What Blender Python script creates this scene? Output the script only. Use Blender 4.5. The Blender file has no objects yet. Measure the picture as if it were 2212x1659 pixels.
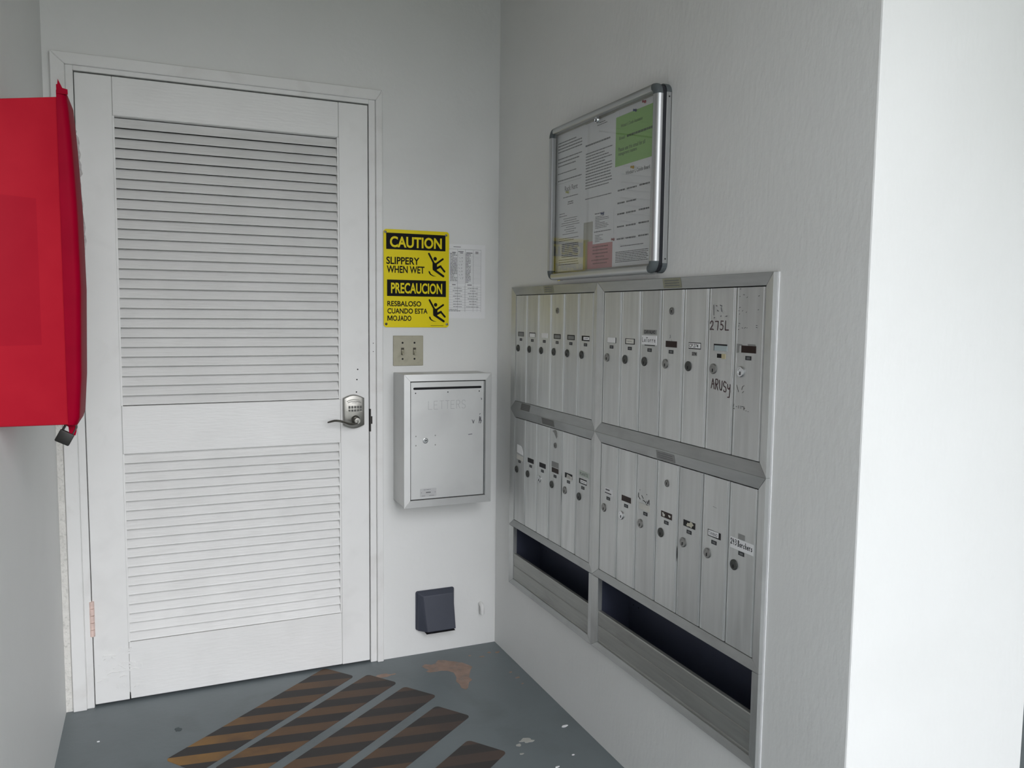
import bpy, bmesh, math, random
from mathutils import Vector, Matrix
random.seed(7)
SC = bpy.context.scene
COL = SC.collection

# ------------------------------------------------------------------ camera
cam_d = bpy.data.cameras.new('camera')
cam = bpy.data.objects.new('camera', cam_d); COL.objects.link(cam)
RR = ((0.91561656, -0.40190423, 0.01092265), (0.02490979, 0.08382253, 0.99616931), (0.40128022, 0.91183703, -0.08676065))
CP = (-1.21430853, -2.90421996, 1.30793937)
cam.matrix_world = Matrix(((RR[0][0], RR[1][0], -RR[2][0], CP[0]), (RR[0][1], RR[1][1], -RR[2][1], CP[1]),
                           (RR[0][2], RR[1][2], -RR[2][2], CP[2]), (0, 0, 0, 1)))
cam_d.sensor_width = 36.0
cam_d.lens = 1755.42 / 2212 * 36
cam_d.clip_start = 0.02
SC.camera = cam

# ------------------------------------------------------------------ overcast sky and exposure
w = bpy.data.worlds.new('overcast_sky'); SC.world = w; w.use_nodes = True
bg = w.node_tree.nodes['Background']
bg.inputs[0].default_value = (0.90, 0.935, 1.0, 1)
# standard overcast sky: zenith three times as bright as the horizon, L = (1 + 2 sin e) / 3
_N = w.node_tree.nodes; _L = w.node_tree.links
_tc = _N.new('ShaderNodeTexCoord'); _sp = _N.new('ShaderNodeSeparateXYZ'); _L.new(_tc.outputs['Generated'], _sp.inputs[0])
_mr = _N.new('ShaderNodeMapRange'); _mr.inputs['To Min'].default_value = 0.80; _mr.inputs['To Max'].default_value = 2.40
_L.new(_sp.outputs['Z'], _mr.inputs['Value']); _L.new(_mr.outputs[0], bg.inputs[1])
# bright, veiled sun region of the overcast sky behind the photographer
sun_d = bpy.data.lights.new('veiled_sun', 'SUN'); sun_d.energy = 1.3; sun_d.angle = math.radians(46); sun_d.color = (0.985, 0.975, 1.0)
sun = bpy.data.objects.new('veiled_sun', sun_d); COL.objects.link(sun); sun.location = (0, -6, 5)
SUN_EL, SUN_AZ = 22.0, 12.0     # degrees above the horizon; degrees to the right of straight behind
_e, _a = math.radians(SUN_EL), math.radians(SUN_AZ)
sun.rotation_euler = Vector((math.sin(_a) * math.cos(_e), -math.cos(_a) * math.cos(_e), math.sin(_e))).to_track_quat('Z', 'Y').to_euler()
SC.view_settings.view_transform = 'Standard'
SC.view_settings.look = 'None'
SC.view_settings.gamma = 1.0
SC.view_settings.use_curve_mapping = False
SC.view_settings.exposure = 0.84

# ------------------------------------------------------------------ frames: (u, v, d) -> world, d = out of the surface
def FB(u, v, d): return (u, -d, v)                 # back wall  (u = x)
def FR(u, v, d): return (-d, -u, v)                # right wall (u = -y)
XL = -1.507
def FL(u, v, d): return (XL + d, u, v)             # left wall  (u = y)
def FF(u, v, d): return (u, v, d)                  # floor

def lin(c):
    return tuple(((x / 255) / 12.92 if x / 255 <= 0.04045 else ((x / 255 + 0.055) / 1.055) ** 2.4) for x in c)

# ------------------------------------------------------------------ materials
MATS = {}
def mat(name, col, rough=0.5, metal=0.0, var=0.0, vscale=4.0, vstretch=(1, 1, 1), bump=0.0, bscale=40.0, bstretch=(1, 1, 1),
        dirt=None, dirt_amt=0.0, dirt_scale=3.0, dirt_stretch=(1, 1, 1), spec=0.5, rvar=0.0, detail=4.0, aniso=0.0, bdist=0.002, orand=0.0):
    if name in MATS: return MATS[name]
    m = bpy.data.materials.new(name); m.use_nodes = True
    nt = m.node_tree; N = nt.nodes; L = nt.links
    b = N['Principled BSDF']
    b.inputs['Base Color'].default_value = (*col, 1)
    b.inputs['Roughness'].default_value = rough
    b.inputs['Metallic'].default_value = metal
    b.inputs['Specular IOR Level'].default_value = spec
    if aniso: b.inputs['Anisotropic'].default_value = aniso
    tc = N.new('ShaderNodeTexCoord'); oi = N.new('ShaderNodeObjectInfo')
    geo = N.new('ShaderNodeNewGeometry')
    def noise(scale, stretch, det=detail, dist=0.0):
        mp = N.new('ShaderNodeMapping'); mp.inputs['Scale'].default_value = stretch
        L.new(geo.outputs['Position'], mp.inputs['Vector'])
        n = N.new('ShaderNodeTexNoise'); n.inputs['Scale'].default_value = scale; n.inputs['Detail'].default_value = det
        n.inputs['Distortion'].default_value = dist
        L.new(mp.outputs[0], n.inputs['Vector']); return n
    cur = None
    if var:
        n = noise(vscale, vstretch)
        r = N.new('ShaderNodeMapRange'); r.inputs['From Min'].default_value = 0.3; r.inputs['From Max'].default_value = 0.7
        r.inputs['To Min'].default_value = 1 - var; r.inputs['To Max'].default_value = 1 + var
        L.new(n.outputs['Fac'], r.inputs['Value'])
        mx = N.new('ShaderNodeVectorMath'); mx.operation = 'SCALE'; mx.inputs[0].default_value = col
        L.new(r.outputs[0], mx.inputs['Scale']); cur = mx.outputs[0]
        if rvar:
            r2 = N.new('ShaderNodeMapRange'); r2.inputs['To Min'].default_value = max(0.05, rough - rvar); r2.inputs['To Max'].default_value = rough + rvar
            L.new(n.outputs['Fac'], r2.inputs['Value']); L.new(r2.outputs[0], b.inputs['Roughness'])
    if dirt is not None:
        n = noise(dirt_scale, dirt_stretch, 8.0, 0.4)
        r = N.new('ShaderNodeMapRange'); r.inputs['From Min'].default_value = 0.52; r.inputs['From Max'].default_value = 0.78
        r.inputs['To Min'].default_value = 0; r.inputs['To Max'].default_value = dirt_amt
        L.new(n.outputs['Fac'], r.inputs['Value'])
        mx = N.new('ShaderNodeMix'); mx.data_type = 'RGBA'
        L.new(r.outputs[0], mx.inputs['Factor'])
        if cur is not None: L.new(cur, mx.inputs['A'])
        else: mx.inputs['A'].default_value = (*col, 1)
        mx.inputs['B'].default_value = (*dirt, 1); cur = mx.outputs['Result']
    if orand and cur is not None:
        r3 = N.new('ShaderNodeMapRange'); r3.inputs['To Min'].default_value = 1 - orand; r3.inputs['To Max'].default_value = 1 + orand
        L.new(oi.outputs['Random'], r3.inputs['Value'])
        sc_ = N.new('ShaderNodeVectorMath'); sc_.operation = 'SCALE'; L.new(cur, sc_.inputs[0]); L.new(r3.outputs[0], sc_.inputs['Scale']); cur = sc_.outputs[0]
    if cur is not None: L.new(cur, b.inputs['Base Color'])
    if bump:
        n = noise(bscale, bstretch, 3.0)
        bp = N.new('ShaderNodeBump'); bp.inputs['Strength'].default_value = bump; bp.inputs['Distance'].default_value = bdist
        L.new(n.outputs['Fac'], bp.inputs['Height']); L.new(bp.outputs[0], b.inputs['Normal'])
    MATS[name] = m
    return m

PLASTER = mat('painted_plaster', (0.80, 0.805, 0.79), 0.62, var=0.025, vscale=2.2, bump=0.35, bscale=55, bdist=0.0025, spec=0.3,
              dirt=(0.55, 0.55, 0.52), dirt_amt=0.22, dirt_scale=2.4)
PLASTER_R = mat('painted_plaster_rolled', (0.80, 0.805, 0.79), 0.58, var=0.02, vscale=1.7, bump=0.4, bscale=70, bstretch=(1, 1, 0.45), bdist=0.0025, spec=0.3,
                dirt=(0.58, 0.58, 0.55), dirt_amt=0.15, dirt_scale=2.0)
ROUGHPL = mat('rough_plaster', (0.74, 0.73, 0.69), 0.7, var=0.06, vscale=30, bump=0.8, bscale=160, bdist=0.003, dirt=(0.35, 0.35, 0.32), dirt_amt=0.6, dirt_scale=130)
CEIL = mat('ceiling_paint', (0.52, 0.50, 0.42), 0.8, bump=0.3, bscale=60)
DOORP = mat('door_paint', (0.83, 0.83, 0.815), 0.42, var=0.02, vscale=5, bump=0.35, bscale=16, bstretch=(1.2, 1, 9), bdist=0.002, dirt=(0.5, 0.5, 0.47), dirt_amt=0.12, dirt_scale=7)
STILEP = mat('stile_paint', (0.83, 0.83, 0.815), 0.42, var=0.02, vscale=5, bump=0.08, bscale=16, bstretch=(7, 1, 1.2), bdist=0.0012, dirt=(0.45, 0.44, 0.42), dirt_amt=0.15, dirt_scale=9)
SLATP = mat('slat_paint', (0.82, 0.82, 0.805), 0.45, var=0.03, vscale=7, bump=0.5, bscale=18, bstretch=(1.0, 1, 10), bdist=0.002, dirt=(0.5, 0.5, 0.47), dirt_amt=0.14, dirt_scale=9, dirt_stretch=(1, 1, 3))
CASP = mat('casing_paint', (0.81, 0.81, 0.795), 0.42, var=0.025, vscale=5, bump=0.1, bscale=25, bstretch=(3, 1, 1), dirt=(0.5, 0.46, 0.42), dirt_amt=0.3, dirt_scale=8)
BLACK = mat('black_gap', (0.006, 0.006, 0.008), 0.8)
FLOORM = mat('floor_paint', lin((112, 120, 123)), 0.42, var=0.07, vscale=3.0, bump=0.25, bscale=50, spec=0.35, dirt=lin((90, 96, 96)), dirt_amt=0.5, dirt_scale=5)
BARE = mat('bare_terracotta', lin((156, 132, 119)), 0.8, var=0.15, vscale=30, dirt=lin((120, 122, 120)), dirt_amt=0.7, dirt_scale=25)
BARE2 = mat('bare_concrete', lin((176, 176, 170)), 0.8, var=0.1, vscale=40)
ALU = mat('aluminium_door', (0.60, 0.61, 0.60), 0.46, 0.7, var=0.07, vscale=14, vstretch=(1, 4, 0.25), rvar=0.08, bump=0.05, bscale=60, bstretch=(1, 6, 0.3),
          dirt=(0.36, 0.37, 0.36), dirt_amt=0.4, dirt_scale=6, dirt_stretch=(1, 4, 0.5), orand=0.09)
ALUF = mat('aluminium_trim_shaded', (0.38, 0.39, 0.385), 0.42, 0.8, var=0.06, vscale=12, vstretch=(1, 1, 6), dirt=(0.25, 0.25, 0.24), dirt_amt=0.45, dirt_scale=9)  # horizontal rails: their darker reflections are put into a darker base colour
ALUV = mat('aluminium_trim_lit', (0.58, 0.59, 0.58), 0.42, 0.75, var=0.05, vscale=12, vstretch=(6, 6, 0.6), dirt=(0.30, 0.30, 0.29), dirt_amt=0.35, dirt_scale=9)  # same metal on the uprights, brighter reflections put into the colour
ALUP = mat('aluminium_lip', (0.38, 0.385, 0.365), 0.5, 0.7, var=0.08, vscale=16, vstretch=(1, 0.4, 6), dirt=(0.20, 0.19, 0.18), dirt_amt=0.7, dirt_scale=7, dirt_stretch=(1, 0.6, 2))
ALUL = mat('aluminium_letterbox', (0.61, 0.615, 0.605), 0.48, 0.55, var=0.03, vscale=5, dirt=(0.4, 0.4, 0.4), dirt_amt=0.25, dirt_scale=6)
NAVY = mat('navy_liner', (0.045, 0.052, 0.085), 0.55, 0.0, var=0.1, vscale=6)
CHROME = mat('satin_chrome', (0.80, 0.81, 0.82), 0.22, 1.0)
SATIN = mat('satin_anodised', (0.52, 0.53, 0.535), 0.40, 1.0)
CAPG = mat('grey_plastic_cap', lin((96, 102, 104)), 0.6, spec=0.15)
RUBBER = mat('black_rubber', (0.012, 0.013, 0.018), 0.5)
WINB = mat('name_window_dark', (0.010, 0.009, 0.010), 0.35, spec=0.15)
WINBR = mat('name_window_brown', (0.030, 0.016, 0.013), 0.35, spec=0.15)
WINFR = mat('name_window_grey', (0.22, 0.225, 0.225), 0.5, 0.3)
NUMP = mat('number_plate', (0.035, 0.037, 0.040), 0.5, spec=0.15)
NUMT = mat('number_print', (0.16, 0.165, 0.17), 0.5, spec=0.15)
LOCKD = mat('lock_tarnished', (0.085, 0.088, 0.083), 0.5, 0.7, var=0.15, vscale=80)
LOCKM = mat('lock_grey', (0.28, 0.28, 0.27), 0.4, 0.9, var=0.1, vscale=80)
LOCKC = mat('lock_chrome', (0.62, 0.63, 0.64), 0.22, 1.0)
PAPER = mat('white_paper', (0.86, 0.86, 0.865), 0.7, var=0.02, vscale=8)
PAPERO = mat('aged_paper', (0.66, 0.65, 0.60), 0.7, var=0.06, vscale=20)
INK = mat('printed_ink', (0.17, 0.17, 0.175), 0.7, spec=0.2)
INKB = mat('black_ink', (0.015, 0.015, 0.018), 0.6, spec=0.15)
INKR = mat('faded_marker', (0.09, 0.055, 0.06), 0.6, spec=0.15)
INKF = mat('worn_marker', (0.16, 0.16, 0.17), 0.6)
GREENP = mat('green_paper', lin((150, 196, 110)), 0.7)
INKG = mat('ink_on_green', lin((66, 92, 50)), 0.7)
PINKP = mat('pink_paper', lin((196, 130, 128)), 0.7, var=0.06, vscale=20)
INKP = mat('ink_on_pink', lin((120, 62, 66)), 0.7)
CORK = mat('board_backing', lin((190, 188, 176)), 0.8, var=0.05, vscale=30)
YEL = mat('sign_yellow', lin((240, 220, 14)), 0.45, var=0.02, vscale=8, spec=0.2)
SBLK = mat('sign_black', (0.006, 0.006, 0.008), 0.55, spec=0.12)
IVORY = mat('switch_plate_beige', lin((172, 168, 148)), 0.45, var=0.05, vscale=25, dirt=lin((120, 114, 96)), dirt_amt=0.5, dirt_scale=20)
SLATE = mat('vent_slate_plastic', lin((62, 66, 78)), 0.5, var=0.05, vscale=12)
SLATED = mat('vent_dark_inside', (0.006, 0.006, 0.008), 0.7)
NICKEL = mat('aged_nickel', (0.26, 0.255, 0.235), 0.33, 1.0, var=0.05, vscale=30)
NICKELD = mat('aged_nickel_dark', (0.09, 0.09, 0.085), 0.4, 0.8)
COPPER = mat('worn_hinge', lin((232, 206, 196)), 0.5, 0.2, var=0.1, vscale=60)
STEELB = mat('padlock_body', (0.022, 0.022, 0.020), 0.45, 0.5, var=0.1, vscale=60)
STEELS = mat('padlock_shackle', (0.06, 0.06, 0.055), 0.4, 0.7)
FILM = mat('peeled_white_film', (0.40, 0.40, 0.39), 0.6, var=0.3, vscale=120)
PIN_B = mat('pin_blue', (0.02, 0.045, 0.16), 0.35)
PIN_R = mat('pin_red', (0.42, 0.02, 0.04), 0.35)
PIN_N = mat('pin_rose', (0.30, 0.10, 0.09), 0.35)
PIN_Y = mat('pin_yellow', (0.70, 0.45, 0.08), 0.35)
PIN_L = mat('pin_lime', (0.55, 0.55, 0.16), 0.35)
STICK = mat('yellowed_sticker', lin((146, 146, 126)), 0.6, var=0.1, vscale=60)
STICKD = mat('grey_sticker', lin((140, 140, 138)), 0.6, var=0.08, vscale=60)
GRASS = mat('lawn', (0.15, 0.17, 0.10), 0.9, var=0.2, vscale=0.8)
SHELLM = mat('dark_shell_paint', (0.06, 0.06, 0.06), 0.9)  # near-black colour stands in for the unlit room behind the door

def red_material():
    m = bpy.data.materials.new('faded_red_plastic'); m.use_nodes = True
    nt = m.node_tree; N = nt.nodes; L = nt.links; b = N['Principled BSDF']
    g = N.new('ShaderNodeNewGeometry'); s = N.new('ShaderNodeSeparateXYZ'); L.new(g.outputs['Position'], s.inputs[0])
    n = N.new('ShaderNodeTexNoise'); n.inputs['Scale'].default_value = 9; n.inputs['Detail'].default_value = 5
    L.new(g.outputs['Position'], n.inputs['Vector'])
    cr = N.new('ShaderNodeMix'); cr.data_type = 'RGBA'
    cr.inputs['A'].default_value = (*lin((174, 20, 42)), 1); cr.inputs['B'].default_value = (*lin((196, 38, 54)), 1)
    L.new(n.outputs['Fac'], cr.inputs['Factor'])
    # ghost of a removed sticker: unfaded rectangle on the near side
    def cmp(out, op, v):
        x = N.new('ShaderNodeMath'); x.operation = op; x.inputs[1].default_value = v; L.new(out, x.inputs[0]); return x.outputs[0]
    def mul(a, c):
        x = N.new('ShaderNodeMath'); x.operation = 'MULTIPLY'; L.new(a, x.inputs[0]); L.new(c, x.inputs[1]); return x.outputs[0]
    f = mul(mul(cmp(s.outputs['X'], 'LESS_THAN', -1.428), cmp(s.outputs['Z'], 'GREATER_THAN', 1.232)), mul(cmp(s.outputs['Z'], 'LESS_THAN', 1.53), cmp(s.outputs['Y'], 'LESS_THAN', -0.94)))
    f2 = N.new('ShaderNodeMath'); f2.operation = 'MULTIPLY'; f2.inputs[1].default_value = 0.4; L.new(f, f2.inputs[0])
    mx = N.new('ShaderNodeMix'); mx.data_type = 'RGBA'; L.new(f2.outputs[0], mx.inputs['Factor'])
    L.new(cr.outputs['Result'], mx.inputs['A']); mx.inputs['B'].default_value = (*lin((158, 14, 40)), 1)
    L.new(mx.outputs['Result'], b.inputs['Base Color'])
    b.inputs['Roughness'].default_value = 0.55; b.inputs['Specular IOR Level'].default_value = 0.10
    return m
RED = red_material()
REDC = mat('red_cover_plastic', lin((150, 0, 36)), 0.5, var=0.08, vscale=10, spec=0.05)

def hazard_material():
    m = bpy.data.materials.new('hazard_tape'); m.use_nodes = True
    nt = m.node_tree; N = nt.nodes; L = nt.links; b = N['Principled BSDF']
    g = N.new('ShaderNodeNewGeometry')
    mp = N.new('ShaderNodeMapping'); mp.inputs['Rotation'].default_value = (0, 0, math.radians(8))
    L.new(g.outputs['Position'], mp.inputs['Vector'])
    s = N.new('ShaderNodeSeparateXYZ'); L.new(mp.outputs[0], s.inputs[0])
    def math_(op, a, v=None, bb=None):
        x = N.new('ShaderNodeMath'); x.operation = op
        L.new(a, x.inputs[0])
        if bb is not None: L.new(bb, x.inputs[1])
        elif v is not None: x.inputs[1].default_value = v
        return x.outputs[0]
    t = math_('FRACT', math_('MULTIPLY', math_('ADD', s.outputs['Y'], 10 + HAZ_OFF), 1 / 0.1))
    band = N.new('ShaderNodeMapRange'); band.inputs['From Min'].default_value = 0.49; band.inputs['From Max'].default_value = 0.51
    L.new(t, band.inputs['Value'])
    n = N.new('ShaderNodeTexNoise'); n.inputs['Scale'].default_value = 7; n.inputs['Detail'].default_value = 8; L.new(g.outputs['Position'], n.inputs['Vector'])
    n2 = N.new('ShaderNodeTexNoise'); n2.inputs['Scale'].default_value = 2.2; n2.inputs['Detail'].default_value = 4; L.new(g.outputs['Position'], n2.inputs['Vector'])
    # traffic grime: heavier on the trodden side (towards the mailboxes), cleaner by the left wall
    sx = N.new('ShaderNodeSeparateXYZ'); L.new(g.outputs['Position'], sx.inputs[0])
    wr = N.new('ShaderNodeMapRange'); wr.inputs['From Min'].default_value = -1.25; wr.inputs['From Max'].default_value = -0.40
    L.new(sx.outputs['X'], wr.inputs['Value'])
    a = math_('ADD', math_('MULTIPLY', wr.outputs[0], 0.62), bb=math_('MULTIPLY', n.outputs['Fac'], 0.42))
    ramp = N.new('ShaderNodeValToRGB'); L.new(a, ramp.inputs[0])
    e = ramp.color_ramp.elements
    e[0].position = 0.12; e[0].color = (*lin((178, 134, 66)), 1)
    e[1].position = 0.85; e[1].color = (*lin((78, 66, 60)), 1)
    k = ramp.color_ramp.elements.new(0.42); k.color = (*lin((110, 84, 60)), 1)
    dk = N.new('ShaderNodeMix'); dk.data_type = 'RGBA'; L.new(n.outputs['Fac'], dk.inputs['Factor'])
    dk.inputs['A'].default_value = (*lin((50, 47, 46)), 1); dk.inputs['B'].default_value = (*lin((66, 62, 60)), 1)
    mx = N.new('ShaderNodeMix'); mx.data_type = 'RGBA'; L.new(band.outputs[0], mx.inputs['Factor'])
    L.new(ramp.outputs[0], mx.inputs['A']); L.new(dk.outputs['Result'], mx.inputs['B'])
    L.new(mx.outputs['Result'], b.inputs['Base Color']); b.inputs['Roughness'].default_value = 0.7
    bp = N.new('ShaderNodeBump'); bp.inputs['Strength'].default_value = 0.3; bp.inputs['Distance'].default_value = 0.001
    n3 = N.new('ShaderNodeTexNoise'); n3.inputs['Scale'].default_value = 400; L.new(g.outputs['Position'], n3.inputs['Vector'])
    L.new(n3.outputs['Fac'], bp.inputs['Height']); L.new(bp.outputs[0], b.inputs['Normal'])
    return m
HAZ_OFF = 0.04
HAZ = hazard_material()

def glass_material():
    m = bpy.data.materials.new('clear_acrylic'); m.use_nodes = True
    nt = m.node_tree; N = nt.nodes; L = nt.links
    N.remove(N['Principled BSDF'])
    out = N['Material Output']
    fr = N.new('ShaderNodeFresnel'); ge = N.new('ShaderNodeNewGeometry')
    mr = N.new('ShaderNodeMapRange'); mr.inputs['To Min'].default_value = 1.49; mr.inputs['To Max'].default_value = 1 / 1.49
    L.new(ge.outputs['Backfacing'], mr.inputs['Value']); L.new(mr.outputs[0], fr.inputs['IOR'])   # same pane reflectance from either side
    tr = N.new('ShaderNodeBsdfTransparent'); tr.inputs[0].default_value = (0.95, 0.955, 0.955, 1)
    gl = N.new('ShaderNodeBsdfGlossy'); gl.inputs['Roughness'].default_value = 0.03
    mx = N.new('ShaderNodeMixShader'); L.new(fr.outputs[0], mx.inputs[0]); L.new(tr.outputs[0], mx.inputs[1]); L.new(gl.outputs[0], mx.inputs[2])
    L.new(mx.outputs[0], out.inputs['Surface'])
    return m
ACRYL = glass_material()

# ------------------------------------------------------------------ mesh builder
class MB:
    def __init__(s, fr=FF): s.V = []; s.F = []; s.M = []; s.fr = fr; s.mi = 0; s.n_j = 0
    def add(s, vs, fs):
        o = len(s.V); s.V += [tuple(v) for v in vs]
        for f in fs: s.F.append([i + o for i in f]); s.M.append(s.mi)
        return s
    def box(s, u0, u1, v0, v1, d0, d1):
        p = [(u0, v0, d0), (u1, v0, d0), (u1, v1, d0), (u0, v1, d0), (u0, v0, d1), (u1, v0, d1), (u1, v1, d1), (u0, v1, d1)]
        return s.add([s.fr(*q) for q in p], [(3, 2, 1, 0), (4, 5, 6, 7), (0, 1, 5, 4), (1, 2, 6, 5), (2, 3, 7, 6), (3, 0, 4, 7)])
    def prism(s, poly, d0, d1):
        n = len(poly)
        return s.add([s.fr(u, v, d0) for u, v in poly] + [s.fr(u, v, d1) for u, v in poly],
                     [list(range(n))[::-1], list(range(n, 2 * n))] + [(i, (i + 1) % n, n + (i + 1) % n, n + i) for i in range(n)])
    def loft(s, rings, cap=True):
        n = len(rings[0]); fs = []
        for k in range(len(rings) - 1):
            for i in range(n):
                j = (i + 1) % n
                fs.append((k * n + i, k * n + j, (k + 1) * n + j, (k + 1) * n + i))
        if cap:
            fs.append(list(range(n))[::-1]); fs.append([(len(rings) - 1) * n + i for i in range(n)])
        return s.add([p for r in rings for p in r], fs)
    def extu(s, prof, u0, u1):      # profile in (v, d) swept along u
        return s.loft([[s.fr(u, v, d) for v, d in prof] for u in (u0, u1)])
    def extv(s, prof, v0, v1):      # profile in (u, d) swept along v
        return s.loft([[s.fr(u, v, d) for u, d in prof] for v in (v0, v1)])
    def disc(s, cu, cv, prof, n=20, su=1.0):  # lathe about the out axis: prof = [(r, d), ...]
        rings = [[s.fr(cu + r * su * math.cos(2 * math.pi * i / n), cv + r * math.sin(2 * math.pi * i / n), d) for i in range(n)] for r, d in prof]
        return s.loft(rings)
    def tube(s, pts, r, n=8, caps=True):
        pts = [Vector(p) for p in pts]; rs = r if isinstance(r, (list, tuple)) else [r] * len(pts)
        rings = []; up = None
        for i, p in enumerate(pts):
            t = (pts[min(i + 1, len(pts) - 1)] - pts[max(i - 1, 0)]).normalized()
            if up is None: up = t.orthogonal().normalized()
            a = (up - t * up.dot(t)).normalized(); up = a; b = t.cross(a)
            rings.append([tuple(p + (a * math.cos(2 * math.pi * k / n) + b * math.sin(2 * math.pi * k / n)) * rs[i]) for k in range(n)])
        return s.loft(rings, caps)
    def stroke(s, pts, wd, d):      # flat pen line on the surface
        for i in range(len(pts) - 1):
            (u0, v0), (u1, v1) = pts[i], pts[i + 1]
            l = math.hypot(u1 - u0, v1 - v0) or 1e-9
            nu, nv = -(v1 - v0) / l * wd / 2, (u1 - u0) / l * wd / 2; s.n_j += 1; dd = d + .00002 * (s.n_j % 3)
            s.add([s.fr(u0 + nu, v0 + nv, dd), s.fr(u0 - nu, v0 - nv, dd), s.fr(u1 - nu, v1 - nv, dd), s.fr(u1 + nu, v1 + nv, dd)], [(0, 1, 2, 3)])
        for (u, v) in pts:
            s.add([s.fr(u + wd / 2 * math.cos(k * math.pi / 3), v + wd / 2 * math.sin(k * math.pi / 3), d + .00006 + .00003 * (s.n_j % 5)) for k in range(6)], [tuple(range(6))]); s.n_j += 1
        return s
    def rect(s, u0, u1, v0, v1, d):
        return s.add([s.fr(u0, v0, d), s.fr(u1, v0, d), s.fr(u1, v1, d), s.fr(u0, v1, d)], [(0, 1, 2, 3)])
    def poly(s, pts, d):
        return s.add([s.fr(u, v, d) for u, v in pts], [tuple(range(len(pts)))])
    def build(s, name, mats, parent=None, bevel=0, seg=2, smooth=False, fixn=True):
        if not isinstance(mats, (list, tuple)): mats = [mats]
        xs = [min(v[i] for v in s.V) for i in range(3)]; xe = [max(v[i] for v in s.V) for i in range(3)]
        base = Vector(((xs[0] + xe[0]) / 2, (xs[1] + xe[1]) / 2, xs[2]))
        me = bpy.data.meshes.new(name)
        me.from_pydata([tuple(Vector(v) - base) for v in s.V], [], s.F)
        for m in mats: me.materials.append(m)
        me.polygons.foreach_set('material_index', s.M)
        if fixn or bevel:
            bm = bmesh.new(); bm.from_mesh(me)
            bmesh.ops.recalc_face_normals(bm, faces=bm.faces)
            if bevel:
                es = [e for e in bm.edges if len(e.link_faces) == 2 and e.calc_face_angle() > 0.6]
                bmesh.ops.bevel(bm, geom=es, offset=bevel, segments=seg, profile=0.5, affect='EDGES')
            bm.to_mesh(me); bm.free()
        if smooth:
            me.polygons.foreach_set('use_smooth', [True] * len(me.polygons))
            try: me.set_sharp_from_angle(angle=math.radians(38))
            except Exception: pass
        o = bpy.data.objects.new(name, me); COL.objects.link(o)
        o.location = base
        if parent is not None: attach(o, parent)
        return o

WLOC = {}
def wloc(o):
    v = o.location.copy()
    return v + wloc(o.parent) if o.parent else v
def attach(o, parent):
    o.parent = parent; o.location = o.location - wloc(parent)
def thing(name, label, cat, loc, group=None, kind=None):
    o = bpy.data.objects.new(name, None); COL.objects.link(o); o.location = loc; o.empty_display_size = 0.05
    return tag(o, label, cat, group, kind)
def tag(o, label, cat, group=None, kind=None):
    o['label'] = label; o['category'] = cat
    if group: o['group'] = group
    if kind: o['kind'] = kind
    return o
def place_copy(src, parent, delta):
    o = src.copy(); COL.objects.link(o); o.parent = parent
    o.location = src.location + Vector(delta); return o

def text_mesh(mb, body, u0, u1, v0, v1, d, bold=0.0, spacing=1.0):
    cu = bpy.data.curves.new('lettering', 'FONT'); cu.body = body; cu.offset = bold; cu.resolution_u = 4; cu.space_character = spacing
    ob = bpy.data.objects.new('lettering', cu); COL.objects.link(ob)
    dg = bpy.context.evaluated_depsgraph_get()
    me = bpy.data.meshes.new_from_object(ob.evaluated_get(dg))
    vs = [v.co.copy() for v in me.vertices]; fs = [list(p.vertices) for p in me.polygons]
    bpy.data.objects.remove(ob); bpy.data.curves.remove(cu); bpy.data.meshes.remove(me)
    x0 = min(v.x for v in vs); x1 = max(v.x for v in vs); y0 = min(v.y for v in vs); y1 = max(v.y for v in vs)
    mb.add([mb.fr(u0 + (v.x - x0) / (x1 - x0) * (u1 - u0), v0 + (v.y - y0) / (y1 - y0) * (v1 - v0), d) for v in vs], fs)

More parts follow.
